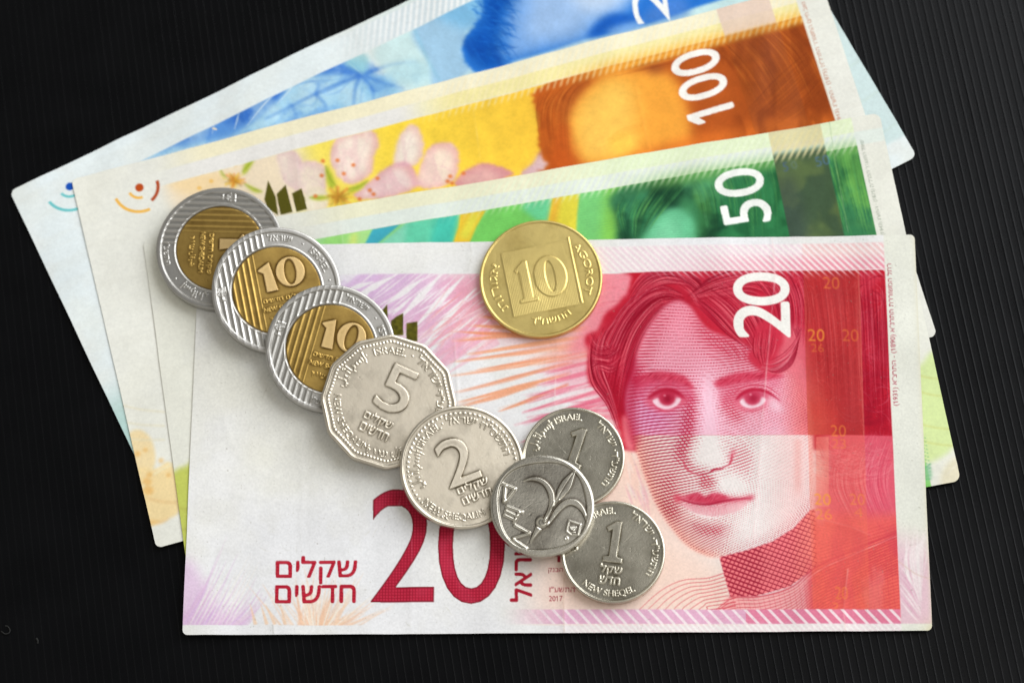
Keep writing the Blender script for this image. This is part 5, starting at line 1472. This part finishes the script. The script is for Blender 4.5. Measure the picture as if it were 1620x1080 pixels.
# ================================================================== coins
class Relief:
    """a coin face as a height map (mm), coin centre at the origin, y up"""

    def __init__(self, R, ppm=30, seed=1):
        self.R = R + 0.6; self.ppm = ppm
        n_ = int(2 * self.R * ppm) + 1
        self.shape = (n_, n_)
        self.h = np.zeros(self.shape)
        self.id = np.zeros(self.shape, np.int16)
        self.t = np.zeros(self.shape)
        a = (np.arange(n_) / ppm) - self.R
        self.x, self.y = np.meshgrid(a, -a)
        self.r = np.hypot(self.x, self.y); self.th = np.arctan2(self.y, self.x)
        self.seed = seed

    def px(self, p):
        p = np.asarray(p, float)
        return np.stack([(p[..., 0] + self.R) * self.ppm, (self.R - p[..., 1]) * self.ppm], -1)

    def add(self, r, height, soft=0.05, part=None):
        if r is None: return
        m_, y0, x0 = r
        pad = 8
        y1, x1 = min(self.shape[0], y0 + m_.shape[0] + pad), min(self.shape[1], x0 + m_.shape[1] + pad)
        ya, xa = max(0, y0 - pad), max(0, x0 - pad)
        M = np.zeros((y1 - ya, x1 - xa)); M[y0 - ya:y0 - ya + m_.shape[0], x0 - xa:x0 - xa + m_.shape[1]] = m_[:y1 - y0, :x1 - x0]
        raw = M.copy()
        M = blur(M, soft * self.ppm)
        self.h[ya:y1, xa:x1] += height * M
        if part is not None:
            self.id[ya:y1, xa:x1][blur(raw, 1.2) > .15] = part

    def poly(self, pts, height, soft=0.05, part=None, smooth=False, holes=()):
        L_ = [self.px(crom(pts, True) if smooth else np.asarray(pts, float))]
        for q in holes:
            L_.append(self.px(np.asarray(q, float)))
        self.add(raster_loops(L_, self.shape, 2), height, soft, part)

    def line(self, pts, wd, height, soft=0.05, part=None, smooth=False, w1=None):
        p = crom(pts, False, 6) if smooth and len(pts) > 2 else np.asarray(pts, float)
        d = np.gradient(p, axis=0); nn = np.stack([-d[:, 1], d[:, 0]], 1); nn /= np.maximum(np.hypot(*nn.T), 1e-9)[:, None]
        ws = np.linspace(wd, w1 if w1 is not None else wd, len(p))[:, None] / 2
        self.poly(np.vstack([p + nn * ws, (p - nn * ws)[::-1]]), height, soft, part)

    def glyphs(self, s, bold=0.0):
        T = text_tris(s, bold).copy()
        return T

    def text(self, s, cx, cy, height_mm, relief, width=None, soft=0.022, bold=0.022, part=None, ref=None, grow=0.07):
        T = self.glyphs(s, bold); f = T.reshape(-1, 2); mn, mxx = f.min(0), f.max(0)
        sc = height_mm / (ref if ref else (mxx[1] - mn[1]))
        sxx = sc if width is None else width / (mxx[0] - mn[0])
        q = (T - (mn + mxx) / 2) * (sxx, sc) + (cx, cy)
        r = raster_tris(self.px(q), self.shape, 1, 2)
        sg = grow * self.ppm / .75; pd = int(2 * sg) + 2
        r = (np.clip((blur(np.pad(r[0], pd), sg) - .10) * 4, 0, 1), r[1] - pd, r[2] - pd) if grow else r
        self.add(r, relief, soft, part)

    def arc(self, s, r, ang, height_mm, relief, spacing=1.0, inward=False, soft=0.022, bold=0.014):
        T = self.glyphs(s, bold); f = T.reshape(-1, 2); mn, mxx = f.min(0), f.max(0)
        sc = height_mm / 0.70
        xm = (mn[0] + mxx[0]) / 2
        u = (T[..., 0] - xm) * sc * spacing
        v = T[..., 1] * sc
        a0 = math.radians(ang)
        if inward:
            rr = r - v; aa = a0 + u / r
        else:
            rr = r + v; aa = a0 - u / r
        q = np.stack([rr * np.cos(aa), rr * np.sin(aa)], -1)
        self.add(raster_tris(self.px(q), self.shape, 1, 2), relief, soft)

    def sample(self, A, x, y):
        fx = np.clip((x + self.R) * self.ppm, 0, self.shape[1] - 1.001); fy = np.clip((self.R - y) * self.ppm, 0, self.shape[0] - 1.001)
        x0 = fx.astype(int); y0 = fy.astype(int); dx = fx - x0; dy = fy - y0
        return ((A[y0, x0] * (1 - dx) + A[y0, x0 + 1] * dx) * (1 - dy) + (A[y0 + 1, x0] * (1 - dx) + A[y0 + 1, x0 + 1] * dx) * dy)


def coin_build(rel, root, R, thick, names, mats, outline=None, rim_in=None, rim_h=0.16, reed=0, scratches=40, wear=0.004, extra=0.0):
    """turn the relief into part meshes under root; base centre of the coin at the root's origin"""
    rg = np.random.default_rng(rel.seed)
    # handling marks
    for _ in range(scratches):
        a_, r_ = rg.uniform(0, 6.28), R * math.sqrt(rg.random()); l_ = rg.uniform(.3, 3.0); b_ = rg.uniform(0, 6.28)
        p0 = np.array([r_ * math.cos(a_), r_ * math.sin(a_)]); p1 = p0 + l_ * np.array([math.cos(b_), math.sin(b_)])
        rel.line([p0, (p0 + p1) / 2 + rg.normal(0, .05, 2), p1], .05, -rg.uniform(.002, .010), .02)
    for _ in range(scratches // 2):
        a_, r_ = rg.uniform(0, 6.28), R * math.sqrt(rg.random())
        rel.poly(ellipse(r_ * math.cos(a_), r_ * math.sin(a_), rg.uniform(.05, .16), rg.uniform(.05, .12), 0, 10), -rg.uniform(.006, .02), .04)
    rel.h += wear * (noise(rel.shape, rel.ppm * 1.2, 4, rel.seed + 5) - .5) * 2
    NT = 720 if R > 8.5 else 600
    th = np.arange(NT) * 2 * np.pi / NT
    Rb = np.full(NT, R) if outline is None else outline(th)
    Ri = Rb - 0.85 if rim_in is None else rim_in(th)
    nr = int(R * 13)
    s = np.linspace(0.004, 1, nr)
    rr = s[:, None] * (Rb - 0.10)[None]
    x = rr * np.cos(th); y = rr * np.sin(th)
    z = thick - rim_h + rel.sample(rel.h, x, y)
    rimf = sstep(-.14, .10, rr - Ri[None]) * (1 - 0.5 * sstep(-.35, 0, rr - (Rb - 0.08)[None]) ** 2 * 0.55)
    z = z * (1 - sstep(-.14, .02, rr - Ri[None])) + (thick - rim_h + rel.sample(rel.h, x, y) * .15) * sstep(-.14, .02, rr - Ri[None]) + rim_h * rimf
    ids = np.rint(rel.id[np.clip(((rel.R - y) * rel.ppm).round().astype(int), 0, rel.shape[0] - 1), np.clip(((x + rel.R) * rel.ppm).round().astype(int), 0, rel.shape[1] - 1)]).astype(np.int16)
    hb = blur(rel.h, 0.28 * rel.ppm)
    tar_shade = np.clip((hb - rel.h) * 11.0, -0.35, .95) + rel.t  # relief recesses darkened as painted shade, tops lightened; rel.t adds blotches
    tarn_shade = rel.sample(tar_shade, x, y) * (1 - sstep(-.1, .1, rr - Ri[None])) + 0.35 * np.exp(-((rr - Ri[None] + .08) / .10) ** 2) + extra
    # outer edge, underside
    rows = [(Rb - 0.04, thick - .045), (Rb, thick - .13), (Rb - (0.03 * (np.arange(NT) % 4 < 2) if reed else 0), thick - .22), (Rb - (0.03 * (np.arange(NT) % 4 < 2) if reed else 0), .22), (Rb, .13), (Rb - .05, .04), (Rb - .14, 0.0), (Rb * .5, 0.0), (Rb * .004, 0.0)]
    X_ = [x]; Y_ = [y]; Z_ = [z]; T_ = [tarn_shade]; I_ = [ids]
    for r_, z_ in rows:
        X_.append((r_ * np.cos(th))[None]); Y_.append((r_ * np.sin(th))[None]); Z_.append(np.full((1, NT), z_))
        T_.append(np.full((1, NT), .12)); I_.append(np.zeros((1, NT), np.int16))
    V = np.stack([np.vstack(X_), np.vstack(Y_), np.vstack(Z_)], -1)
    tt = np.vstack(T_).ravel(); idv = np.vstack(I_)
    nrow = V.shape[0]
    ii = np.arange(nrow * NT).reshape(nrow, NT)
    j = np.roll(ii, -1, 1)
    Fq = np.stack([ii[:-1], ii[1:], j[1:], j[:-1]], -1).reshape(-1, 4)
    idf = idv[1:].copy(); idf[nr - 1:] = 0
    Vf = V.reshape(-1, 3)
    fn = np.cross(Vf[Fq[:, 2]] - Vf[Fq[:, 0]], Vf[Fq[:, 3]] - Vf[Fq[:, 1]])
    vn = np.zeros_like(Vf)
    for k in range(4):
        np.add.at(vn, Fq[:, k], fn)
    vn /= np.maximum(np.linalg.norm(vn, axis=1), 1e-12)[:, None]
    return split_grid(Vf, Fq, idf.ravel(), names, root, mats, floats={'tarnish_shade': tt}, normals=vn)


AR_ISRAEL = '\uFE87\uFEB3\uFEAE\uFE8D\uFE8B\uFEF4\uFEDE'
AR_NEW = '\uFEB7\uFEF4\uFED8\uFEDE \uFEAD\uFEF3\uFEAA\uFEA9\uFE9F'


def numeral_one(cx, cy, hgt, wd):
    """slab-footed figure one"""
    h2, w2 = hgt / 2, wd / 2
    st_ = wd * .21
    return [(cx - st_, cy - h2 + .14 * hgt), (cx - w2, cy - h2 + .11 * hgt), (cx - w2, cy - h2), (cx + w2, cy - h2), (cx + w2, cy - h2 + .11 * hgt), (cx + st_, cy - h2 + .14 * hgt),
            (cx + st_ * 1.15, cy + h2), (cx - st_ * .2, cy + h2), (cx - w2 * 1.05, cy + h2 - .17 * hgt), (cx - w2 * .8, cy + h2 - .26 * hgt), (cx - st_ * .9, cy + h2 - .20 * hgt)]


# --- two-tone ten
def make_ten(seed):
    R, RCORE = 11.5, 7.95
    A = Relief(R, 30, seed)
    # ridges
    def ridges(xm, msk, hgt):
        ph = ((A.x + .2) / 1.1) % 1.0
        A.h += hgt * np.exp(-((ph - .5) / .17) ** 2) * msk
    ringm = sstep(RCORE + .1, RCORE + .3, A.r)
    corem = 1 - sstep(RCORE - .3, RCORE - .12, A.r)
    ridges(0, ringm * (1 - sstep(-.9, -.5, A.x)) * (1 - .75 * np.exp(-((A.x + 9.7) ** 2 + (A.y - 1.2) ** 2) / 1.6)), .12)
    ridges(0, corem * (1 - sstep(-3.25, -2.9, A.x)), .10)
    # joint of core and ring
    A.h -= .10 * np.exp(-((A.r - RCORE) / .09) ** 2)
    A.h += .06 * np.exp(-((A.r - RCORE - .28) / .14) ** 2)
    A.h -= .04 * (1 - sstep(RCORE - .15, RCORE, A.r))
    A.id[A.r < RCORE] = 1
    # figures
    A.poly([(-.72, 5.15), (-.42, 5.2), (.35, -.1), (-1.75, -.15), (-1.75, 3.3), (-2.7, 3.9), (-2.6, 4.15)], .19, .035, 2)
    A.poly(ellipse(3.05, 2.85, 2.6, 2.75), .19, .035, 3, holes=(ellipse(3.0, 2.85, 1.05, 2.35, -3),))
    A.h -= .09 * blur(((A.id == 2) | (A.id == 3)).astype(float), 2) * 0
    A.text('שקלים חדשים', 1.1, -1.75, 1.25, .11, 7.6)
    A.text('NEW SHEQALIM', .9, -3.35, 1.0, .10, 7.6)
    A.text(AR_NEW, .7, -5.0, 1.3, .10, 5.6)
    for s_, a_, h_ in (('ישראל', 76, 1.15), ('·', 50, 1.2), ('ISRAEL', 25, 1.15), ('·', 0, 1.2), (AR_ISRAEL, -26, 1.2), ('·', -52, 1.2)):
        A.arc(s_, 9.05, a_, h_, .12, 1.0)
    A.arc('התשע"ו', 10.2, -82, 1.0, .10, 1.0, True)
    # seven-branched emblem on the ring
    ex, ey = -9.7, 1.1
    for q in (-.75, -.5, -.25, 0, .25, .5, .75):
        A.line([(ex + q, ey + .95), (ex + q, ey + .35 - abs(q) * .3)], .15, .11, .03)
        A.poly(ellipse(ex + q, ey + 1.05, .12, .15, 0, 10), .09, .03)
    for q in (.25, .5, .75):
        t = np.linspace(0, np.pi, 9)
        A.line(np.stack([ex + q * np.cos(t), ey + .3 - q * 1.0 * np.sin(t)], 1), .14, .11, .03)
    A.line([(ex, ey + .4), (ex, ey - 1.2)], .18, .11, .03); A.line([(ex - .5, ey - 1.2), (ex + .5, ey - 1.2)], .22, .11, .03)
    A.t += .30 * (A.r < RCORE) * ((A.id == 1))
    A.t += .15 * noise(A.shape, 90, 3, seed + 2) * (A.r < RCORE) - .03
    return A


TEN_LABELS = ['two-tone ten coin turned on its side, farthest up the row', 'two-tone ten coin second in the row, lying on the sideways one', 'two-tone ten coin tucked under the twelve-sided coin']
ten_root = thing('coin', TEN_LABELS[0], 'coin', 'two-tone ten coins')
coin_build(make_ten(11), ten_root, 11.5, 2.2, {0: 'outer_ring', 1: 'core', 2: 'numeral', 3: 'numeral'}, {0: M_RING, 1: M_GOLD, 2: M_GOLD2, 3: M_GOLD2}, reed=1, scratches=50)


def copy_thing(root, label):
    c = root.copy(); COL.objects.link(c)
    c['label'] = label
    for ch in list(root.children):
        d = ch.copy(); COL.objects.link(d); d.parent = c
    return c


# --- twelve-sided five
A = Relief(12, 30, 21)
ph0 = math.radians(22)
def dodeca(th, ap=11.62):
    a = (th - ph0) % (math.pi / 6) - math.pi / 12
    return np.minimum(ap / np.cos(a), 11.93)
for k in range(108):
    a_ = k * 2 * np.pi / 108
    r_ = float(dodeca(np.array([a_]))[0]) - 1.28
    A.poly(ellipse(r_ * math.cos(a_), r_ * math.sin(a_), .20, .20, 0, 10), .10, .04)
A.text('5', .35, 2.45, 8.3, .19, 5.7, .035, 0, 2, grow=.08)
A.text('שקלים', -.25, -3.95, 2.0, .13, 5.3)
A.text('חדשים', -.1, -6.0, 1.5, .13, 5.3)
for s_, a_, h_ in ((AR_ISRAEL, 165, 1.5), ('·', 141, 1.3), ('ISRAEL', 113, 1.25), ('·', 87, 1.3), ('ישראל', 61, 1.5), ('·', 37, 1.3), ('התשע"ד', 14, 1.3)):
    A.arc(s_, 8.45, a_, h_, .12, 1.05)
A.arc('NEW SHEQALIM', 9.6, 234, 1.15, .12, 1.06, True, bold=0)
A.arc('·', 9.6, 272, 1.2, .12, 1, True)
A.arc(AR_NEW, 9.6, 296, 1.3, .12, 1.0, True)
A.t += .85 * (noise(A.shape, 110, 5, 22) - .46)
five = thing('coin', 'twelve-sided silver coin with a raised 5, middle of the row', 'coin')
coin_build(A, five, 12.0, 2.4, {0: 'disc', 2: 'numeral'}, M_NICKEL, dodeca, lambda th: dodeca(th) - .55, scratches=110, wear=.006)

# --- two
A = Relief(10.8, 30, 31)
for k in range(60):
    a_ = math.radians(232 - k * 5.2)
    if a_ < math.radians(-55): break
    c_ = np.array([math.cos(a_), math.sin(a_)]) * 9.45
    A.poly([c_ + .26 * np.array([math.cos(a_ + q), math.sin(a_ + q)]) for q in (math.pi, math.pi / 3, -math.pi / 3)], .12, .04)
A.text('2', -.4, 1.25, 8.2, .19, 6.1, .035, 0, 2, grow=.06)
A.text('שקלים', .45, -3.85, 1.9, .13, 5.6)
A.text('חדשים', .5, -5.75, 1.35, .13, 5.4)
for s_, a_, h_ in ((AR_ISRAEL, 163, 1.5), ('·', 139, 1.3), ('ISRAEL', 116, 1.25), ('·', 93, 1.3), ('ישראל', 69, 1.35), ('·', 45, 1.3), ('התשס"ח', 19, 1.3)):
    A.arc(s_, 7.65, a_, h_, .12, 1.02)
A.arc('NEW SHEQALIM', 9.3, 238, 1.12, .12, 1.04, True, bold=0)
A.arc('·', 9.3, 281, 1.2, .12, 1, True)
A.arc(AR_NEW, 9.3, 306, 1.2, .12, 1.0, True)
A.t += .85 * (noise(A.shape, 110, 5, 32) - .48)
two = thing('coin', 'round silver coin with a raised 2, after the twelve-sided coin', 'coin')
coin_build(A, two, 10.8, 2.3, {0: 'disc', 2: 'numeral'}, M_NICKEL, rim_in=lambda th: np.full(len(th), 10.8 - .50), scratches=90, wear=.006)

# --- one (figure side)
A = Relief(9, 34, 41)
A.poly(numeral_one(.05, 1.75, 7.2, 3.3), .19, .035, 2)
A.text('שקל', .0, -3.25, 1.9, .12, 3.7)
A.text('חדש', .0, -5.1, 1.3, .12, 3.5)
for s_, a_, h_ in ((AR_ISRAEL, 163, 1.3), ('·', 139, 1.2), ('ISRAEL', 114, 1.1), ('ישראל', 52, 1.25), ('·', 26, 1.2), ('התשע"ד', -2, 1.2)):
    A.arc(s_, 6.75, a_, h_, .12, 1.02)
A.arc('NEW SHEQEL', 7.85, 270, 1.1, .12, 1.05, True, bold=0)
A.t += 1.1 * (noise(A.shape, 150, 4, 42) - .42)
one = thing('coin', 'silver coin with a 1 at the end of the row, nearest the bottom edge', 'coin', 'silver coins showing a 1')
coin_build(A, one, 9.0, 1.8, {0: 'disc', 2: 'numeral'}, M_STEEL, rim_in=lambda th: np.full(len(th), 9 - .40), reed=0, scratches=70)

# --- one (flower side), drawn in the position it lies
A = Relief(9, 34, 51)
def q_(pts):
    p = np.asarray(pts, float)
    return np.stack([(620 + p[:, 0] / 3.177 - 858) / 8.83, -(620 + p[:, 1] / 3.177 - 799.5) / 8.83 * 1.03], 1)
A.poly(q_([(663, 452), (700, 434), (742, 434), (782, 458), (810, 500), (815, 548), (798, 604), (776, 648), (760, 640), (784, 590), (792, 545), (783, 502), (762, 468), (735, 452), (700, 446)]), .20, .055, 2, True)
A.poly(q_([(778, 660), (800, 618), (832, 570), (872, 541), (912, 537), (946, 560), (969, 602), (972, 648), (958, 612), (936, 584), (905, 566), (876, 570), (842, 598), (806, 640), (786, 664)]), .20, .055, 2, True)
A.poly(q_([(916, 400), (909, 442), (890, 492), (850, 534), (812, 572), (798, 584), (822, 532), (834, 490), (862, 444)]), .18, .05, 2, True)
A.line(q_([(908, 412), (870, 470), (815, 560)]), .10, -.08, .04)
A.line(q_([(770, 640), (800, 590), (840, 540)]), .25, .12, .06, 2, True)
A.poly(ellipse(*q_([(756, 651)])[0], .92, .92), .30, .20, 2)
A.poly(q_([(728, 668), (752, 684), (696, 748)]), .18, .07, 2)
for seg in ([(558, 462), (628, 490)], [(576, 470), (570, 556)], [(570, 556), (622, 490)], [(580, 572), (662, 602)], [(645, 600), (618, 655)], [(568, 612), (628, 640)], [(575, 592), (636, 622)], [(620, 662), (696, 702)], [(694, 702), (612, 728)], [(610, 728), (682, 776)]):
    A.line(q_(seg), .46, .17, .06, 3)
sh = q_([(884, 634), (946, 656), (932, 712), (896, 712), (870, 692)])
A.poly(sh, .12, .05, 4); A.poly(sh.mean(0) + (sh - sh.mean(0)) * .76, -.12, .05)
for dx in (-.5, -.25, 0, .25, .5):
    A.line([sh.mean(0) + (dx, .45), sh.mean(0) + (dx * .6, -.1), sh.mean(0) + (0, -.4)], .12, .10, .03)
A.line([sh.mean(0) + (-.35, -.55), sh.mean(0) + (.35, -.55)], .16, .10, .03)
A.poly(ellipse(*q_([(873, 725)])[0], .32, .32), .10, .04, None, False, (ellipse(*q_([(873, 725)])[0], .15, .15),))
A.id[(A.id == 3) | (A.id == 4)] = 0
A.t += 1.2 * (noise(A.shape, 150, 4, 52) - .40)
lily = thing('coin', 'silver coin with a three-petal flower resting on its neighbours', 'coin')
coin_build(A, lily, 9.0, 1.8, {0: 'disc', 2: 'flower_emblem'}, M_STEEL2, rim_in=lambda th: 7.95 + .30 * np.cos(4 * (th - math.radians(52))), rim_h=.30, scratches=80)

# --- brass ten
A = Relief(11, 30, 61)
pan = (np.abs(A.x) < 6.2) & (np.abs(A.y) < 6.05)
pm_ = blur(pan.astype(float), 1.6)
A.h += .035 * pm_
A.t -= .30 * pm_
A.h += .022 * (np.abs(((A.x / .30) % 1) - .5) * 2 - .5) * pm_ * sstep(6.0, -3.5, A.y + .6 * A.x)
A.poly([(6.15, -6.05), (6.5, -6.05), (6.42, 6.6), (6.2, 6.6)], .13, .05)
A.poly([(-6.2, -6.05), (6.2, -6.05), (6.2, -6.18), (-6.2, -6.18)], .04, .05)
A.poly([(-3.65, -3.2), (-4.5, -3.35), (-4.5, -3.95), (-1.1, -3.95), (-1.1, -3.35), (-1.95, -3.2), (-1.95, 3.75), (-2.7, 3.75), (-4.4, 2.3), (-4.1, 1.75), (-3.65, 2.1)], .10, .05, 2)
A.poly(ellipse(1.75, .05, 2.95, 3.85), .10, .05, 3, holes=(ellipse(1.75, .05, .85, 2.95),))
A.arc('AGOROT', 8.1, 2, 1.25, .08, 1.25); A.arc('אגורות', 7.9, 181, 1.5, .08, 1.5)
A.arc('התשמ"ד', 8.6, 272, 1.3, .08, 1.2, True)
A.t += .7 * (noise(A.shape, 130, 4, 62) - .40)
ago = thing('coin', 'brass coin with a 10 in a square, apart from the row', 'coin')
coin_build(A, ago, 11.0, 1.5, {0: 'disc', 2: 'numeral', 3: 'numeral'}, M_BRASS, rim_in=lambda th: np.full(len(th), 11 - .42), rim_h=.12, scratches=60)


# --- lay the coins out
def lay(root, px, py, rot, zc, tilt=0.0, axis_dir=(1, 0), thick=2.2):
    """centre of the top face seen at px,py; the coin's plane falls by tilt towards axis_dir"""
    p = back(px, py, zc + thick)
    d = np.array([axis_dir[0], axis_dir[1], 0.0]); d /= np.linalg.norm(d)
    ax = np.cross([0, 0, 1], d)
    Rt = Matrix.Rotation(tilt, 4, Vector(ax)) @ Matrix.Rotation(math.radians(rot), 4, 'Z')
    nrm = Rt.to_3x3() @ Vector((0, 0, 1))
    base = Vector(p) - nrm * thick
    root.matrix_world = Matrix.Translation(base * MM) @ Rt
    return np.array(base)


tenB = copy_thing(ten_root, TEN_LABELS[1]); tenC = copy_thing(ten_root, TEN_LABELS[2])
oneB = copy_thing(one, 'silver coin with a 1, half covered, by the portrait cheek')
ROW = [(ten_root, 347.5, 392, -92, 11.5, 2.2), (tenB, 437.5, 458.5, 12, 11.5, 2.2), (tenC, 523, 551, -15, 11.5, 2.2), (five, 615, 634.5, -24, 12, 2.4), (two, 731, 738, 22, 10.8, 2.3)]
prev = None
for k, (o_, px_, py_, rt_, R_, t_) in enumerate(ROW):
    g_ = back(px_, py_, ZTOP + t_)
    if prev is None:
        lay(o_, px_, py_, rt_, ZTOP + .30, math.radians(1.5), (.75, -.66), t_)
    else:
        d_ = (g_ - prev[0])[:2]; dist = np.hypot(*d_)
        al = math.atan(prev[2] / (dist + R_ - prev[1]))
        if k > 1: al = max(al, prev[3])
        lay(o_, px_, py_, rt_, ZTOP + R_ * math.sin(al), al, d_, t_)
    prev = (g_, R_, t_, 0 if prev is None else al)
lay(oneB, 907, 722.5, -17, ZTOP, 0, (1, 0), 1.8)
lay(one, 970, 872, -8, ZTOP, 0, (1, 0), 1.8)
lay(lily, 858, 799.5, 0, ZTOP + 1.8 + .55, math.radians(3.5), (127, -62), 1.8)
lay(ago, 855.6, 440, 11, ZTOP, 0, (1, 0), 1.5)

# ------------------------------------------------------------------ lint on the plastic
def fibre(name, pts_px, rad, mat, label, cat):
    p = crom([back(x_, y_, .12) for x_, y_ in pts_px], False, 8)
    p[:, 2] += .15 * np.sin(np.linspace(0, 5, len(p)))
    ring = 6; V = []; Fq = []
    d = np.gradient(p, axis=0)
    for i_, (c_, t_) in enumerate(zip(p, d)):
        t_ = t_ / np.linalg.norm(t_); s_ = np.cross(t_, [0, 0, 1]); s_ /= np.linalg.norm(s_); u_ = np.cross(s_, t_)
        for k in range(ring):
            a_ = k * 2 * np.pi / ring
            V.append(c_ + rad * (math.cos(a_) * s_ + math.sin(a_) * u_))
            if i_:
                b = i_ * ring; a = b - ring; k2 = (k + 1) % ring
                Fq.append((a + k, a + k2, b + k2, b + k))
    o_ = mesh_from(name, np.array(V), np.array(Fq), None, mat)
    o_['label'] = label; o_['category'] = cat
    return o_


m, N, L, P = new_mat('grey_lint')
nz = N.new('ShaderNodeTexNoise'); nz.inputs['Scale'].default_value = 900
cr = N.new('ShaderNodeValToRGB'); cr.color_ramp.elements[0].color = (.006, .006, .006, 1); cr.color_ramp.elements[1].color = (.016, .016, .016, 1)
L.new(nz.outputs['Fac'], cr.inputs[0]); L.new(cr.outputs[0], P.inputs['Base Color']); P.inputs['Roughness'].default_value = .9
fibre('lint_fibre', [(2, 998), (8, 1002), (14, 1001), (16, 996), (12, 990), (8, 989)], .10, m, 'tiny curled lint fibre on the black plastic, bottom left', 'lint')
fibre('lint_fleck', [(58, 1009), (60, 1013), (59, 1017)], .16, m, 'tiny grey lint fleck beside the curled fibre', 'lint')
